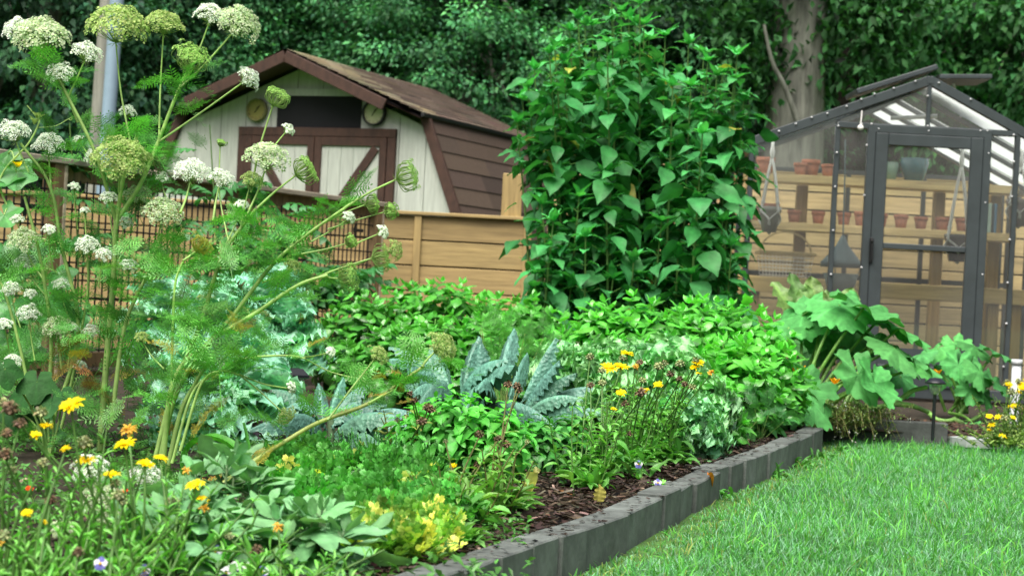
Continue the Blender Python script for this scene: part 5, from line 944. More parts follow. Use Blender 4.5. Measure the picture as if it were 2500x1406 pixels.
for px, py, hd, lab in ((1150, 1300, .09, 'small leafy seedling nearest the yellow parsley at the bed edge'), (1400, 1195, .1, 'small leafy seedling left of the middle marigolds'), (1535, 1180, .1, 'leafy seedling between two middle marigold plants at the edge'), (1640, 1145, .09, 'leafy seedling in front of the frilly kale at the edge'), (1690, 1110, .12, 'leafy seedling just right of the frilly kale head'), (1790, 1060, .13, 'leafy seedling on the mulch before the pepper bush'), (1850, 1055, .14, 'leafy seedling beside the ferny carrot tops')):
    b = gz(px, py); t = thing('leafy_seedling', lab, 'seedling', tuple(b)); mb = MB(); n_ = 26; az = np.arange(n_) * 2.4; mb.leaves(PEPPER if hd > .1 else LANCE, b + A(0, 0, .02) + np.stack([rng.normal(0, .03, n_), rng.normal(0, .03, n_), U(0, hd * .6, n_)], -1), dirv(az, U(.1, 1.2, n_)), A(0, 0, 1) + rng.normal(0, .2, (n_, 3)), hd * U(.45, .9, n_), .03, cols(S(96, 164, 72, .52), n_, .2)); mb.build('foliage', LEAF, t)
# yellow flowered bushes at the right edge
for px, py, hh, lab in ((2480, 1075, .34, 'bushy plant dotted with small yellow flowers at the right frame edge'), (2440, 1090, .16, 'low twiggy plant with a few yellow flowers beside the pale flat stone')):
    b = on_ground(px, py, .05); hs = [(px + U(-40, 40), py - U(60, 150) if hh > .2 else py - U(20, 80), b[1] + U(-.1, .1), U(14, 24), 'y' if rng.random() < .7 else 'p') for _ in range(16 if hh > .2 else 8)]
    calendula(lab, b, hs, S(120, 150, 70, .55), 30, .05, .018, 'yellow flowered plants by the path', 22, .14, nl=13)

# ================================================================== sage
for px, py, tp_, lab, n_ in ((545, 1345, 1110, 'tall grey green sage with the highest sprig, under the long diagonal stem', 13), (755, 1405, 1240, 'broad leaved grey green sage at the right of the sage bed', 12), (430, 1395, 1220, 'grey green sage half hidden behind the near marigolds', 10), (640, 1360, 1210, 'grey green sage at the back of the sage bed', 10)):
    b = gz(px, py); y = b[1]; top = at(px, tp_, y)[2]; t = thing('sage_plant', lab, 'sage', tuple(b), 'sage plants'); n_ -= 2; ms, ml = MB(), MB()
    for k in range(n_):
        a, rr = k * 2.4, .115 * math.sqrt((k + .3) / n_); e_ = b + A(math.cos(a) * rr, sn(a) * rr * .8, (top - b[2]) * (1 - .55 * (k / n_)) * U(.88, 1)); pts = curve([b + A(U(-.02, .02), 0, 0), (b * .4 + e_ * .6) + A(0, 0, -.02), e_], 10); ms.tube(pts, [.004, .003], 5, S(140, 165, 120, .55)); ph = U(0, 6.28)
        for j, f in enumerate((1., .96, .86, .72, .56, .4)):
            p = A(*[np.interp(f, np.linspace(0, 1, 10), pts[:, q]) for q in range(3)])
            for sg in (0, 3.1416):
                e2 = (1.15, .65, .3, .1, -.15, -.3)[j] + U(-.25, .25); s_ = (.045, .075, .105, .12, .12, .10)[j] * U(.8, 1.15); aa = ph + j * 1.571 + sg + U(-.3, .3); D = dirv(aa, e2); ml.tube([p, p + D * s_ * .3], .0016, 4, S(140, 175, 130, .5)); ml.leaves(SAGE, p + D * s_ * .28, D, A(0, 0, 1) + rng.normal(0, .3, 3), s_, s_ * .47, cols(S(116, 172, 114, .58), 1, .11, .04)[0])
    ms.build('stems', MATTE, t).name = 'stem'; ml.build('leaves', MATTE, t).name = 'foliage'

# ================================================================== parsley
def parsley(px, py, n_, L, col, lab, yel=0., grp='parsley plants in a low patch'):
    b = gz(px, py); t = thing('parsley_plant', lab, 'parsley', tuple(b), grp); mb = MB(); az = np.arange(n_) * 2.4 + U(0, 6); el = R(85) - (np.arange(n_) / n_) * R(75) + U(-.15, .15, n_); cc = cols(col, n_, .24, .07); yl = rng.random(n_) < yel; cc[yl] = cols(A(.46, .50, .10), int(yl.sum()), .14, .08) if yl.any() else cc[yl]
    mb.leaves(PARS, b + rng.normal(0, .012, (n_, 3)) * A(1, 1, 0), dirv(az, el), A(0, 0, 1) + rng.normal(0, .25, (n_, 3)), L * U(.75, 1.2, n_), L * U(.8, 1.1, n_), cc); mb.build('foliage', LEAF, t)
pc = S(92, 178, 70, .52)
for k, (px, py) in enumerate(((705, 1190), (775, 1170), (850, 1160), (930, 1170), (1010, 1180), (730, 1250), (810, 1240), (890, 1240), (970, 1240), (1050, 1230), (850, 1300), (930, 1300), (760, 1130), (1080, 1270), (1010, 1290), (690, 1150))): parsley(px, py + 25, 70, .14, pc * U(.9, 1.08), 'fresh green parsley plant in the low patch right of the sage', .02)
for px, py, yl, lab in ((930, 1370, .25, 'parsley plant turning yellow near the bottom edge, beside the sage'), (1000, 1375, .55, 'yellowest parsley plant, nearest the concrete edging'), (1050, 1340, .5, 'yellow tinged parsley plant leaning over the edging blocks'), (970, 1330, .15, 'mostly green parsley plant just behind the yellow ones'), (890, 1360, .1, 'green parsley plant between the sage and the yellow parsley')): parsley(px, py, 64, .13, S(132, 190, 74, .54), lab, yl * .7, 'yellowing parsley plants')
# savory / rosemary like sprigs
def sprigs(name, lab, px, py, n_, H, col, rad, L=.022, el=.6, m=LEAF):
    b = gz(px, py); t = thing(name, lab, 'herb', tuple(b)); ms, ml = MB(), MB()
    for k in range(n_):
        b0 = b + A(rng.normal(0, rad), rng.normal(0, rad * .7), 0); e_ = b0 + A(rng.normal(0, .03), rng.normal(0, .03), H * U(.65, 1.1)); pts = curve([b0, e_], 8); ms.tube(pts, .0016, 4, col * .8); q = 44; f = np.repeat(np.linspace(.15, 1, q // 2), 2); az = np.repeat(np.arange(q // 2) * 1.571, 2) + np.tile([0, 3.1416], q // 2); ml.leaves(DIA, b0 + (e_ - b0) * f[:, None], dirv(az, np.full(q, el) + U(-.2, .3, q)), A(0, 0, 1), L * U(.8, 1.2, q), L * .26, cols(col, q, .15))
    ms.build('stems', m, t).name = 'stem'; ml.build('foliage', m, t)
sprigs('savory_plant', 'needle leaved savory sprigs standing left of the pepper plants', 900, 1150, 34, .12, S(104, 178, 112, .58), .10); sprigs('savory_plant', 'needle leaved savory sprigs behind the parsley patch at right', 980, 1160, 28, .11, S(98, 176, 100, .58), .08)
sprigs('savory_plant', 'shorter needle leaved herb in front of the dried marigold stalks', 960, 1185, 24, .12, S(100, 182, 92, .58), .08)
# ================================================================== tall white flowering carrots
def umbel(par, base, ax, Rr, style):
    """style w: open white dome, s: green seed dome, n: contracted nest, m: white turning green, y: yellow green nest seen from below"""
    ax = nrm(ax); x = nrm(np.cross(ax, A(.3, .9, .2))); y = np.cross(ax, x); mb = MB()
    nr = int(np.clip(16 + Rr * 320, 16, 46)); i = np.arange(nr); rho = np.sqrt((i + .5) / nr); th = i * 2.39996 + U(0, 6)
    C1 = {'w': S(238, 248, 234, .92), 'm': S(218, 232, 196, .82), 's': S(192, 214, 138, .78), 'n': S(180, 222, 128, .8), 'y': S(206, 212, 104, .66)}[style]
    ray = S(178, 212, 128, .66) if style != 'y' else S(190, 200, 80, .6)
    if style in 'wms': hh = Rr * (1.15 - .75 * rho ** 2.4); rr = Rr * rho
    else: hh = Rr * (1.05 - .35 * rho ** 2 + .25 * rho); rr = Rr * rho * .92
    jt = 1 + rng.normal(0, .07, nr)
    E = base + ax * (hh * jt)[:, None] + (np.cos(th) * rr * jt)[:, None] * x + (np.sin(th) * rr * jt)[:, None] * y
    outd = nrm((E - base) + ax * Rr * .15)
    for k in range(nr):
        if style in 'ny': mdp = base + ax * hh[k] * .42 + (E[k] - base - ax * hh[k]) * 1.05
        else: mdp = base + (E[k] - base) * .5 + (E[k] - base - ax * hh[k]) * .12
        mb.tube(curve([base, mdp, E[k]], 5 if style in 'wms' else 8), .0011 if style in 'wms' else .0015, 3, ray)
    nf = {'w': 26, 'm': 28, 's': 30, 'n': 22, 'y': 14}[style]; ru = Rr * (.24 if style in 'wms' else .2); a = np.arange(nf) * 2.4; ph = np.sqrt((np.arange(nf) + .5) / nf)
    ux = nrm(np.cross(outd, A(.1, .2, 1))); uy = np.cross(outd, ux)
    F_ = E[:, None] + outd[:, None] * (ru * (.55 - .6 * ph ** 2))[None, :, None] + (ru * ph * np.cos(a))[None, :, None] * ux[:, None] + (ru * ph * np.sin(a))[None, :, None] * uy[:, None]
    k = nr * nf; F_ = F_.reshape(-1, 3) + rng.normal(0, ru * .07, (k, 3)); No = nrm(np.repeat(outd, nf, 0) + rng.normal(0, .45, (k, 3))); Dd = np.cross(No, rng.normal(0, 1, (k, 3))); s_ = max(ru * .40, .0035) * U(.7, 1.25, k)
    cc = cols(C1, k, .10, .04) * np.repeat(np.clip(1 + rng.normal(0, .08, (nr, 1)), .8, 1.15), nf, 0); 
    if style in 'msny': g_ = rng.random(k) < .25; cc[g_] *= A(.7, .85, .6)
    mb.leaves(FLO, F_ - nrm(Dd) * s_[:, None] * .5, Dd, No, s_, s_ * .95, cc)
    br = 8; ab = np.arange(br) * .785; mb.leaves(DIA, base, np.cos(ab)[:, None] * x + np.sin(ab)[:, None] * y - ax * .35, ax, Rr * .45, .003, ray * .9)
    return mb.build('umbel', FLORET, par)
FLO = T([(0, 0, 0), (.3, .5, .08), (.75, .42, 0), (1, 0, .1), (.72, -.45, 0), (.28, -.5, .06)], [(0, 5, 2, 1), (5, 4, 3, 2)], [], [.9, 1, 1, 1.05, 1, 1])
stc = S(164, 200, 112, .62)
def carrot(lab, base, y, mains, umb, feathers, grp='tall white flowering carrot plants'):
    t = thing('carrot_plant', lab, 'carrot plant', tuple(base), grp); ml = MB()
    for pts, r0, r1, cc in mains:
        P = [at(px, py, y + dy) for px, py, dy in pts]; pc_ = curve(P, 36); MB().tube(pc_, [r0, (r0 + r1) / 2, r1], 8, cc).build('stem', LEAF, t)
        for f in U(.35, .98, max(3, int(len(pts) * 1.6))):
            p = pc_[int(f * 35)]; n_ = 2; ml.leaves(FEATHER, np.repeat(p[None], n_, 0), dirv(U(0, 6.28, n_), U(.0, 1.0, n_)), A(0, 0, 1) + rng.normal(0, .3, (n_, 3)), U(.10, .2, n_), U(.10, .18, n_), cols(S(94, 176, 66, .58), n_, .15, .06))
    for px, py, w_, st, ang, cam_, (ax_, ay_), dy in umb:
        c = at(px, py, y + dy); Rr = w_ / F * (y + dy) / 2; an = R(ang + 3); axd = nrm(A(sn(an), -cam_, math.cos(an))); b0 = c - axd * Rr * .62
        s0 = at(ax_, ay_, y + dy * .6); L = np.linalg.norm(b0 - s0); MB().tube(curve([s0, s0 * .5 + b0 * .5 + (nrm(b0 - s0) - axd) * L * .10, b0], 14), [.0042 if w_ > 60 else .003, .0028 if w_ > 60 else .002], 6, stc * U(.85, 1.1)).build('flower_stalk', LEAF, t)
        umbel(t, b0, axd, Rr, st)
    for x0, y0, x1, y1, n_, L, cc, dz in feathers:
        n_ = max(3, int(n_ * .68))
        px, py = U(x0, x1, n_), U(y0, y1, n_); P = np.array([at(a, b, y + dz + .18 + c_) for a, b, c_ in zip(px, py, rng.normal(0, .2, n_))]); az = U(0, 6.28, n_)
        D = dirv(az, U(-.1, 1.25, n_)); ml.leaves(FEATHER, P - D * L * .5, D, A(0, 0, 1) + rng.normal(0, .3, (n_, 3)), L * U(.6, 1.25, n_), L * U(.6, 1.0, n_), cols(cc, n_, .32, .09))
    ml.build('leaves', LEAF, t).name = 'foliage'; return t
fgr = S(96, 172, 70, .56); fye = S(190, 180, 60, .55); fbr = S(140, 104, 56, .5)
b = gz(243, 1105); y = b[1]
carrot('tallest carrot plant, its big flat flower heads reaching the top of the picture at left', b, y, [
    ([(243, 1105, 0), (262, 855, 0), (276, 690, 0), (283, 540, 0)], .012, .008, stc * .8), ([(283, 560, 0), (300, 440, 0), (335, 330, .05)], .008, .006, stc), ([(283, 540, 0), (340, 455, .02), (385, 350, .05), (430, 235, .05), (470, 165, .05)], .0085, .005, stc * 1.15), ([(283, 540, 0), (235, 380, -.05), (165, 235, -.05), (128, 165, -.05)], .007, .0045, stc * .9),
    ([(272, 1030, -.1), (304, 800, -.1), (360, 668, -.1), (395, 570, -.1)], .008, .005, stc * .75)],
   [(100, 88, 135, 'm', -8, .35, (118, 150), -.05), (45, 70, 80, 'w', -20, .3, (118, 150), .05), (286, 62, 142, 's', 2, .3, (318, 345), .05), (402, 56, 92, 's', 4, .3, (388, 345), .08), (466, 145, 92, 'n', 20, .55, (430, 230), .05), (515, 34, 76, 'w', 10, .4, (455, 190), .1), (585, 55, 108, 'm', 32, .45, (440, 215), .05), (608, 190, 66, 'w', 48, .2, (390, 345), .05),
    (214, 128, 74, 'w', 18, .3, (165, 240), -.05), (146, 180, 74, 'w', -18, .4, (190, 300), -.05), (312, 272, 42, 'w', 10, .4, (300, 380), .1), (300, 385, 135, 's', 12, .6, (290, 470), -.12), (228, 380, 52, 'w', -25, .4, (285, 520), .0), (365, 385, 55, 's', 20, .4, (345, 450), .1), (338, 475, 66, 'm', 5, .5, (320, 560), .1),
    (397, 517, 96, 'm', 8, .5, (372, 640), -.1), (265, 482, 44, 'w', 0, .5, (280, 600), -.1), (303, 544, 42, 'w', 5, .4, (285, 640), .05), (395, 433, 32, 'w', 5, .4, (415, 500), .1), (212, 597, 58, 'w', -5, .5, (213, 720), -.1), (253, 620, 46, 'w', 10, .5, (240, 700), -.1), (316, 648, 46, 'w', 10, .4, (290, 740), -.05), (207, 513, 24, 'w', 0, .4, (213, 620), 0), (435, 580, 38, 's', 15, .4, (380, 660), 0), (190, 340, 26, 'w', -30, .3, (235, 400), 0)],
   [(130, 560, 420, 1010, 95, .19, fgr, 0), (190, 340, 480, 560, 32, .18, fgr * 1.05, .0), (120, 180, 300, 360, 14, .13, fgr * 1.05, -.02), (330, 250, 480, 380, 14, .14, fgr * 1.1, .05), (140, 830, 320, 1000, 14, .15, fye * .7, -.1), (150, 880, 260, 960, 7, .11, fbr, -.15), (200, 900, 420, 1120, 26, .17, fgr * .95, -.05)])
b = gz(385, 1165); y = b[1]
carrot('carrot plant sending long bare stems diagonally to the right across the wire fence', b, y, [
    ([(372, 1150, .05), (424, 950, .05), (488, 796, .05), (520, 690, .05), (550, 610, .05), (625, 510, .05)], .009, .005, stc * .95), ([(385, 1160, 0), (430, 960, 0), (520, 825, 0), (568, 772, 0), (660, 652, 0), (740, 580, 0), (850, 502, 0)], .0095, .0045, stc), ([(395, 1165, -.05), (424, 930, -.05), (516, 832, -.05), (624, 764, -.05), (728, 696, -.05), (800, 672, -.05)], .0095, .005, stc * 1.1),
    ([(405, 1165, -.1), (440, 1010, -.1), (480, 930, -.1), (535, 840, -.1)], .008, .005, stc * .9), ([(390, 1160, .1), (415, 1000, .1), (422, 800, .1), (428, 692, .1), (448, 635, .1)], .005, .0035, stc * 1.25), ([(420, 1130, -.15), (470, 960, -.15), (532, 906, -.15), (600, 875, -.15), (700, 868, -.15), (745, 875, -.15)], .005, .003, stc * 1.1), ([(440, 1100, -.2), (490, 940, -.2), (535, 906, -.2), (585, 915, -.2)], .005, .003, stc * 1.1)],
   [(652, 383, 108, 'm', 5, .35, (600, 530), .05), (742, 418, 78, 'n', 55, -.1, (628, 508), .05), (468, 418, 86, 'w', 5, .45, (440, 520), .25), (540, 436, 62, 'w', 15, .45, (520, 540), .25), (676, 240, 68, 'n', 25, .2, (612, 470), .1), (705, 316, 34, 'w', 45, .3, (640, 400), .1), (992, 432, 82, 'n', 70, .1, (850, 502), 0), (908, 497, 50, 'n', 75, .1, (780, 550), 0), (953, 515, 46, 'n', 75, .6, (800, 560), 0), (616, 440, 56, 's', 20, .3, (585, 570), .05), (592, 500, 36, 'w', 10, .4, (550, 600), .1),
    (490, 600, 64, 'y', 35, -.25, (446, 637), .1), (713, 648, 48, 's', 30, .4, (640, 690), -.05), (847, 677, 72, 'n', 75, .2, (790, 674), -.05), (855, 590, 38, 'n', 60, .3, (736, 620), -.05), (927, 628, 68, 'n', 75, -.15, (735, 694), -.05), (965, 611, 52, 's', 70, .3, (860, 650), -.05), (935, 566, 36, 'w', 60, .4, (845, 604), -.05), (853, 530, 36, 'w', 40, .4, (760, 590), 0), (808, 858, 28, 'w', 60, .4, (735, 873), -.15), (880, 920, 44, 'n', 70, .3, (742, 874), -.15), (712, 946, 30, 'w', 70, .4, (583, 913), -.2), (697, 1015, 56, 's', 130, .3, (583, 913), -.2), (545, 895, 24, 'w', 20, .4, (530, 910), -.15), (345, 822, 36, 's', -10, .5, (400, 900), .1), (540, 350, 24, 'n', 20, .3, (560, 600), .3)],
   [(420, 560, 640, 820, 52, .16, fgr * 1.02, .1), (480, 700, 780, 860, 18, .11, fye * .8, 0), (640, 500, 860, 700, 26, .13, fgr * 1.1, 0), (380, 780, 560, 1120, 22, .13, fgr * .95, 0), (400, 820, 560, 1060, 12, .11, fye, -.1), (470, 930, 650, 1040, 4, .08, fbr, -.1), (820, 470, 880, 560, 8, .10, fgr * 1.1, 0)])
b = gz(485, 1262); y = b[1]
carrot('carrot plant with one long low stem crossing diagonally in front of the dark kale', b, y, [([(440, 1300, -.05), (505, 1215, 0), (600, 1140, .05), (700, 1075, .1), (780, 1030, .15), (900, 985, .2), (975, 935, .25), (1035, 893, .28)], .0085, .004, S(168, 186, 96, .55))],
   [(1080, 846, 84, 's', 48, .3, (1030, 897), .28), (925, 864, 54, 's', 35, .3, (800, 1025), .17), (975, 945, 30, 'y', 60, .3, (900, 984), .2), (222, 1140, 86, 'w', 0, .5, (300, 1290), -.6), (245, 1215, 96, 'm', 0, .6, (330, 1300), -.6), (355, 1155, 74, 'w', 5, .5, (400, 1290), -.5), (275, 1260, 80, 'm', 0, .5, (330, 1330), -.6), (150, 1290, 60, 'm', 0, .5, (260, 1370), -.7), (345, 1270, 56, 'm', 0, .5, (380, 1340), -.6)],
   [(500, 1090, 720, 1210, 8, .08, fye, .1), (780, 960, 860, 1030, 4, .08, fbr, .15), (900, 900, 1010, 990, 8, .07, fye, .22), (640, 1150, 670, 1280, 5, .08, fbr * .7, .0), (540, 1200, 660, 1300, 3, .07, fbr * .6, 0), (230, 1100, 440, 1250, 20, .16, fgr, -.4)])
b = gz(95, 1085); y = b[1]
carrot('carrot plant with many small white flower heads low at the left frame edge', b, y, [([(95, 1085, 0), (125, 860, 0), (100, 640, 0), (60, 480, 0)], .008, .005, stc * .9), ([(110, 1080, 0), (190, 820, 0), (150, 600, 0), (120, 450, 0), (50, 350, 0)], .008, .0045, stc * .9), ([(90, 1080, 0), (60, 900, 0), (20, 740, 0), (-20, 640, 0)], .007, .004, stc), ([(140, 1085, 0), (175, 930, 0), (213, 720, 0), (213, 620, 0)], .006, .004, stc * .9)],
   [(118, 350, 76, 'w', 0, .5, (125, 460), 0), (33, 322, 82, 'w', -15, .35, (70, 420), 0), (42, 535, 34, 'w', 0, .4, (75, 620), 0), (62, 585, 82, 'm', 0, .5, (105, 680), 0), (62, 640, 56, 'w', -10, .5, (110, 720), .05), (150, 693, 42, 'w', 10, .5, (170, 780), 0), (27, 705, 48, 'w', 0, .5, (50, 800), 0), (74, 716, 32, 'w', 0, .5, (95, 800), 0), (70, 763, 56, 'w', 0, .5, (85, 880), -.05), (142, 797, 72, 'm', 0, .55, (150, 900), -.05), (224, 808, 42, 'w', 10, .4, (185, 900), -.05), (178, 800, 30, 'w', 10, .4, (165, 900), -.05), (30, 880, 44, 'w', -5, .5, (50, 960), -.3), (10, 790, 40, 'w', -10, .5, (30, 900), -.2), (120, 560, 34, 'w', 10, .5, (130, 660), -.2), (182, 455, 30, 'w', 5, .4, (190, 560), -.1), (195, 890, 32, 'w', 0, .4, (170, 960), 0)],
   [(-20, 600, 200, 1000, 70, .2, fgr, .25), (-20, 820, 160, 1000, 30, .18, fgr * .9, .1), (-20, 960, 300, 1130, 56, .17, fgr * .95, -.3)])

# ================================================================== climbing cucumber at the left edge
t = thing('cucumber_vine', 'cucumber vine with lobed leaves and a tendril climbing the wire fence at the left edge', 'cucumber vine', tuple(gz(20, 1010))); y = 7.6; mv = MB(); vp = curve([at(-30, 1000, y), at(-10, 760, y), at(30, 560, y), at(0, 440, y), at(70, 350, y), at(95, 300, y), at(92, 285, y)], 40); mv.tube(vp, [.006, .0035], 6, stc); mv.build('stem', LEAF, t)
for px, py, r_, tl_ in ((15, 430, .10, .6), (40, 420, .10, 1.0), (20, 375, .07, .7), (10, 525, .09, .9), (8, 600, .10, .8), (75, 600, .08, .9), (18, 660, .10, 1.0), (30, 745, .10, .9), (120, 730, .11, 1.0), (140, 665, .08, .9), (70, 760, .1, .9), (20, 830, .14, 1.1), (60, 850, .10, .9), (160, 600, .05, .8)):
    c = at(px, py, y + U(-.1, .1)); n_ = nrm(A(U(-.4, .4), -sn(tl_), math.cos(tl_))); dd = nrm(A(U(-.3, .9), -.5, -.7)); dd = nrm(dd - n_ * np.dot(dd, n_)); mb = MB(); mb.leaves(VINE, c, dd, n_, r_, r_, cols(S(80, 158, 74, .46), 1, .12)[0]); j = np.argmin(np.linalg.norm(vp - c, axis=1)); mb.tube(curve([vp[j], (vp[j] + c) / 2 + A(0, 0, .02), c], 6), .003, 5, stc); mb.build('leaf', LEAF, t)
td = MB(); aa = np.linspace(0, 1, 26); td.tube(curve([at(95, 312, y), at(135, 308, y), at(165, 292, y), at(176, 287, y), at(173, 294, y), at(168, 291, y)], 26), .0018, 4, stc); td.tube(curve([at(93, 295, y), at(80, 275, y), at(66, 258, y)], 12), .0018, 4, stc); td.build('tendril', LEAF, t)
for px, py in ((92, 290), (84, 300), (42, 408)): MB().leaves(LANCE[0], at(px, py, y) + rng.normal(0, .004, (5, 3)), dirv(np.arange(5) * 1.26, np.full(5, .7)), A(0, 0, 1), .035, .022, YEL if px == 42 else stc).build('bud', PETAL, t)
# big shaded leaves low at left
t = thing('gourd_plant', 'low gourd plant with large shaded lobed leaves behind the near marigolds', 'gourd plant', tuple(gz(120, 1120))); bb = gz(120, 1120)
for px, py, r_ in ((90, 930, .11), (60, 960, .10), (125, 985, .09), (95, 1010, .08), (150, 960, .08), (40, 1000, .1), (130, 1060, .07), (10, 900, .1)):
    c = at(px, py, 6.2 + U(-.2, .2)); n_ = nrm(A(U(-.3, .3), -.75, .6)); r_ *= .7; dd = nrm(A(U(-.4, .4), -.3, -1)); dd = nrm(dd - n_ * np.dot(dd, n_)); mb = MB().leaves(VINE, c, dd, n_, r_, r_, cols(S(50, 112, 48, .34), 1, .1)[0]); mb.tube(curve([bb, (bb + c) / 2 + A(0, .05, .02), c], 7), .004, 5, stc); mb.build('leaf', MATTE, t)
# tomato plants on the wire fence
def tomato(lab, px, y, pys, n_, w_, fruit=()):
    b = A(at(px, 900, y)[0], y, SOIL); t = thing('tomato_plant', lab, 'tomato plant', tuple(b), 'tomato plants on the wire fence'); top = at(px, pys, y); pts = curve([b, A(b[0] + .02, y, .7), top], 20); MB().tube(pts, [.009, .004], 6, S(100, 140, 70, .5)).build('stem', LEAF, t); f = U(.28, 1, n_); P = np.stack([np.interp(f, np.linspace(0, 1, 20), pts[:, k]) for k in range(3)], -1) + rng.normal(0, w_ * .35, (n_, 3)) * A(1, .5, .3)
    MB().leaves(TOM, P, dirv(U(0, 6.28, n_), U(-.5, .8, n_)), A(0, 0, 1) + rng.normal(0, .3, (n_, 3)), U(.14, .26, n_), U(.16, .26, n_), cols(S(62, 132, 66, .52), n_, .18, .06)).build('foliage', LEAF, t)
    for qx, qy, r_ in fruit: c = at(qx, qy, y - .1); MB().lathe([(0, -1 * r_), (.6 * r_, -.8 * r_), (r_, -.1 * r_), (.85 * r_, .5 * r_), (.4 * r_, .85 * r_), (0, .78 * r_)], c, 18, S(150, 190, 120, .6)).build('fruit', PLSK, t)
PLSK = solid('fruit_skin', (1., 1., 1.), .3, nscale=12, namt=.1, bump=0, attr=True)
tomato('tomato plant rising above the fence rail between two white flower heads', 512, 11.6, 305, 26, .3); tomato('tomato plant tangled in the middle wire panel behind the white flower heads', 560, 11.4, 440, 46, .4); tomato('tomato plant with one green fruit on the right wire panel', 672, 11.2, 500, 30, .35, ((697, 583, .028),)); tomato('tomato plant low at the right wire panel beside the basil', 800, 11.2, 700, 46, .4); tomato('tomato plant behind the pole base at the left fence', 170, 11.0, 300, 22, .35)

# ================================================================== path lamps
def lamp(px, cap_py, y, wpx, lab, square=False, h=.0):
    c = at(px, cap_py, y); r_ = wpx * y / F / 2; t = thing('path_lamp', lab, 'solar lamp', (c[0], y, SOIL)); n_ = 4 if square else 28; tw = math.pi / 4
    def L(pr, m, nm, col=(1, 1, 1)): return MB().lathe(pr, c, n_, col).build(nm, m, t, not square)
    L([(0, r_ * .42), (r_ * .55, r_ * .36), (r_ * .9, r_ * .05), (r_, -.03 * r_), (r_, -.16 * r_), (r_ * .8, -.2 * r_), (0, -.2 * r_)], PLASTIC, 'cap')
    L([(r_ * .66, -.2 * r_), (r_ * .6, -.75 * r_), (r_ * .42, -1.05 * r_), (r_ * .34, -1.25 * r_), (0, -1.25 * r_)], LGL, 'lens')
    L([(0, -.3 * r_), (r_ * .2, -.32 * r_), (r_ * .2, -.9 * r_), (0, -.9 * r_)], PAINT, 'bulb', (.5, .5, .45))
    MB().tube([c - A(0, 0, 1.22 * r_), A(c[0], y, SOIL - .02)], r_ * .17, 12, (1, 1, 1)).build('stake', PLASTIC, t)
def lens_mat():
    m, nt, o = mat('lamp_lens'); tr = N(nt, 'ShaderNodeBsdfTransparent'); tr.inputs[0].default_value = (.8, .85, .8, 1); gl = N(nt, 'ShaderNodeBsdfGlossy'); gl.inputs['Roughness'].default_value = .12; df = N(nt, 'ShaderNodeBsdfDiffuse'); df.inputs[0].default_value = (.5, .55, .5, 1)
    tc = N(nt, 'ShaderNodeTexCoord'); wv = N(nt, 'ShaderNodeTexWave', i_Scale=40.); lk(nt, tc, 'Object', wv, 'Vector'); mr = N(nt, 'ShaderNodeMapRange'); mr.inputs[3].default_value = .25; mr.inputs[4].default_value = .6; lk(nt, wv, 'Fac', mr, 0)
    m1 = N(nt, 'ShaderNodeMixShader'); m1.inputs[0].default_value = .5; lk(nt, gl, 0, m1, 1); lk(nt, df, 0, m1, 2); m2 = N(nt, 'ShaderNodeMixShader'); lk(nt, mr, 0, m2, 0); lk(nt, tr, 0, m2, 1); lk(nt, m1, 0, m2, 2); lk(nt, m2, 0, o, 'Surface'); return m
LGL = lens_mat()
lamp(2284, 932, 9.5, 50, 'black round capped solar lamp on a stake at the right, before the small squash plant'); lamp(720, 913, 7.9, 76, 'black lantern shaped solar lamp beside the left dark kale', True); lamp(866, 985, 7.6, 56, 'black lamp cap showing low between the two dark kale plants', True)

# ================================================================== fennel, corn blade, violas, single leaves
def ferny(lab, px, py, y, n_, L, cc): 
    c = at(px, py, y); b = A(c[0], y, SOIL); t = thing('fennel_plant', lab, 'herb', tuple(b), 'fine feathery fennel plants'); ms, ml = MB(), MB()
    for k in range(n_): e_ = c + A(rng.normal(0, .07), rng.normal(0, .07), -abs(rng.normal(0, .10))); ms.tube(curve([b, (b + e_) / 2, e_], 7), .0022, 4, stc); ml.leaves(FEATHER, e_, dirv(U(0, 6.28, 4), U(.1, 1.4, 4)), A(0, 0, 1) + rng.normal(0, .3, (4, 3)), L * U(.7, 1.2, 4), L * .7, cols(cc, 4, .15))
    ms.build('stems', LEAF, t).name = 'stem'; ml.build('foliage', LEAF, t)
ferny('feathery fennel rising behind the dark kale, right of centre', 1240, 800, 8.6, 14, .14, S(100, 182, 80, .56)); ferny('feathery fennel between the dark kale and the frilly kale', 1330, 880, 8.4, 12, .13, S(104, 178, 90, .54)); ferny('low ferny carrot tops beside the big squash leaf', 1860, 985, 8.5, 16, .12, S(70, 140, 70, .5))
ferny('low feathery tops along the mulch near the far blocks', 1800, 1010, 8.3, 14, .11, S(74, 146, 74, .5))
b = gz(600, 1190); t = thing('corn_seedling', 'single broad grass like blade bending over behind the sage', 'corn seedling', tuple(b)); MB().leaves([leaf_t(16, 1, lambda t_: .5 * (1 - .75 * max(0, t_ - .5) * 2) , .15, 3.3, rib=.1)], b + A(.01, 0, 0), A(-.22, -.1, 1), A(.9, -.5, .25), .40, .032, S(96, 196, 60, .62)).leaves([leaf_t(12, 1, lambda t_: .5 * (1 - .6 * t_), .15, .5, rib=.1)], b, A(.05, 0, 1), A(.9, -.6, .2), .20, .026, S(92, 186, 60, .6)).build('foliage', LEAF, t)
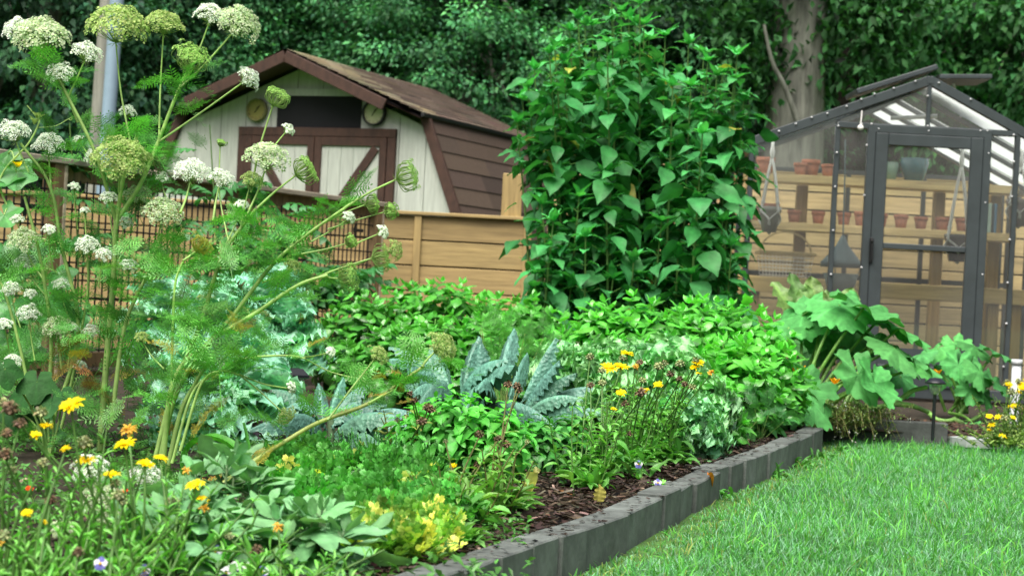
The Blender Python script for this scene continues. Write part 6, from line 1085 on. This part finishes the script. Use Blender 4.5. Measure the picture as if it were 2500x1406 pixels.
def viola(px, py, y, kind, lab):
    c = at(px, py, y); b = A(c[0] + .01, y + .02, SOIL); t = thing('viola', lab, 'viola', tuple(b), 'violas low in the bed'); ax = nrm(A(U(-.2, .2), -1, .35)); x = nrm(np.cross(A(0, 0, 1), ax)) * -1; u = np.cross(ax, x); s_ = .015; pur, wh, bl = S(52, 30, 92, .6), (.78, .78, .84), S(130, 130, 216, .75)
    top, low = (pur, wh) if kind == 0 else (bl, wh); mb = MB()
    for a, cc in ((R(60), top), (R(120), top), (R(195), low), (R(-15), low), (R(270), bl if kind else wh)): mb.leaves(SAGE[0], c, math.cos(a) * x + sn(a) * u, ax, s_, s_ * .95, cc)
    mb.lathe([(0, .003), (.003, 0)], c - ax * -.002, 8, S(240, 200, 30), ax); mb.build('flower', PETAL, t); ml = MB(); ml.tube(curve([b, (b + c) / 2 + A(.01, .01, .01), c], 8), .0014, 4, stc); n_ = 12; az = U(0, 6.28, n_); ml.leaves(SAGE, b + A(0, 0, .02), dirv(az, U(.1, 1.2, n_)), A(0, 0, 1), .03 * U(.7, 1.3, n_), .016, cols(fgc, n_, .12)); ml.build('foliage', LEAF, t)
for px, py, y, k, lab in ((352, 1392, 3.75, 1, 'blue and white viola at the bottom edge, left of the sage'), (328, 1334, 3.9, 1, 'pale blue viola between near marigold stems'), (245, 1375, 3.6, 1, 'small pale viola low at the left'), (527, 1345, 3.9, 1, 'viola hanging on a thin stem in front of the sage'), (552, 1398, 3.8, 0, 'dark purple viola at the bottom edge under the sage, left one'), (605, 1388, 3.8, 0, 'white viola with dark purple upper petals, bottom edge'), (572, 1385, 3.85, 0, 'purple viola between its two neighbours at the bottom edge'), (640, 1396, 3.85, 1, 'pale lilac viola at the bottom edge right of the purple ones'), (1559, 1133, 6.25, 1, 'lilac viola under the dried marigold near the blocks'), (1606, 1178, 6.1, 1, 'tiny lilac viola at the edge of the blocks')): viola(px, py, y, k, lab)
def marig(px, py, y, w_, lab):
    c = at(px, py, y); b = A(c[0], y + .02, SOIL); t = thing('orange_marigold', lab, 'marigold', tuple(b), 'small orange marigolds'); daisy(t, c, w_ * y / F / 2, S(236, 84, 16, .85), A(0, -.6, 1)); ml = MB(); ml.tube(curve([b, (b + c) / 2 + A(.01, 0, 0), c - A(0, 0, .004)], 7), .002, 4, stc); n_ = 14; az = U(0, 6.28, n_); ml.leaves(FEATHER, np.stack([np.full(n_, b[0]), np.full(n_, b[1]), U(SOIL, max(c[2] - .01, SOIL + .03), n_)], -1), dirv(az, U(.2, 1, n_)), A(0, 0, 1), .06, .05, cols(S(90, 160, 70, .5), n_, .15)); ml.build('foliage', LEAF, t)
for a_ in ((481, 1076, 6.0, 22, 'small orange marigold behind the base of the carrot stems'), (72, 1192, 4.6, 22, 'small orange marigold low among the near stems at left'), (766, 1118, 5.9, 20, 'small orange marigold in front of the left dark kale'), (700, 1125, 5.8, 14, 'tiny orange marigold left of its neighbour under the kale'), (305, 1198, 4.3, 18, 'tiny orange marigold beside the round white flower head')): marig(*a_)
def lone(lab, pts, w_, col, ts, name='fallen_leaf', up=(0, 0, 1), m=DRY):
    a, b_ = pts; t = MB().leaves([ts], a, b_ - a, up, np.linalg.norm(b_ - a) * 1.05, w_, col).build(name, m, loc=tuple(a)); tag(t, lab, 'leaf')
lone('long yellow kale leaf lying on the bare mulch', (gz(1262, 1218, SOIL + .03), gz(1352, 1196, SOIL + .085)), .05, S(214, 208, 134, .6), leaf_t(20, 2, lambda t: .07 if t < .5 else .5 * sn(math.pi * min(1, .05 + .95 * (t - .5) * 2)) ** .6, .2, -.7, .06, 4, rib=.3, edge=.06), up=(0, -.8, .6), m=CURLY); lone('pale curled leaf lying behind the long yellow one', (gz(1275, 1215, SOIL + .02), gz(1290, 1182, SOIL + .06)), .05, S(170, 200, 120, .6), CURL[1], up=(.2, -.7, .6))
p0 = gz(1462, 1232, SOIL + .01); lone('spotted yellow leaf standing on the mulch by the blocks', (p0 + A(0, 0, .062), p0), .042, S(206, 200, 96, .6), CHARD[0], up=(.5, -1, .3)); lone('orange petal lying on the edge of the concrete blocks', (on_ground(1728, 1160, .115), on_ground(1742, 1150, .118)), .018, S(230, 140, 30, .8), LANCE[2], name='fallen_petal'); lone('pale yellow green leaf drooping beside the frilly kale', (gz(1722, 1040, SOIL + .12), gz(1738, 1085, SOIL + .03)), .06, S(190, 204, 96, .6), SAGE[2], up=(.2, -.8, .5))
lone('rust coloured wood chip on the bare mulch', (gz(1370, 1195, SOIL + .02), gz(1392, 1206, SOIL + .02)), .022, S(176, 120, 66, .6), strip_t(1, 0, .7), name='wood_chip')
# weeds along the foot of the blocks
for k, (px, py) in enumerate(((1970, 1140), (1890, 1165), (2010, 1120), (2060, 1105), (1760, 1215))):
    b = on_ground(px, py, 0); n_ = 26; az = U(0, 6.28, n_); t = thing('lawn_weed', 'small leafy weed growing at the foot of the concrete blocks', 'weed', tuple(b), 'weeds along the blocks'); MB().leaves(LANCE, b + rng.normal(0, .03, (n_, 3)) * A(1, 1, 0), dirv(az, U(.2, 1.3, n_)), A(0, 0, 1), .06 * U(.5, 1.3, n_), .016, cols(S(80, 150, 60, .5), n_, .2)).build('foliage', LEAF, t)
# near black leafy clump filling a dark spot between the kales
b = gz(575, 1090); t = thing('dark_clump', 'small near black purple leaved clump behind the corn blade', 'basil', tuple(b)); n_ = 22; az = np.arange(n_) * 2.4; MB().leaves(LANCE, b + A(0, 0, .03), dirv(az, U(.3, 1.3, n_)), A(0, 0, 1), .13 * U(.6, 1.2, n_), .035, cols((.018, .014, .018), n_, .2)).build('foliage', GLOSSY, t)
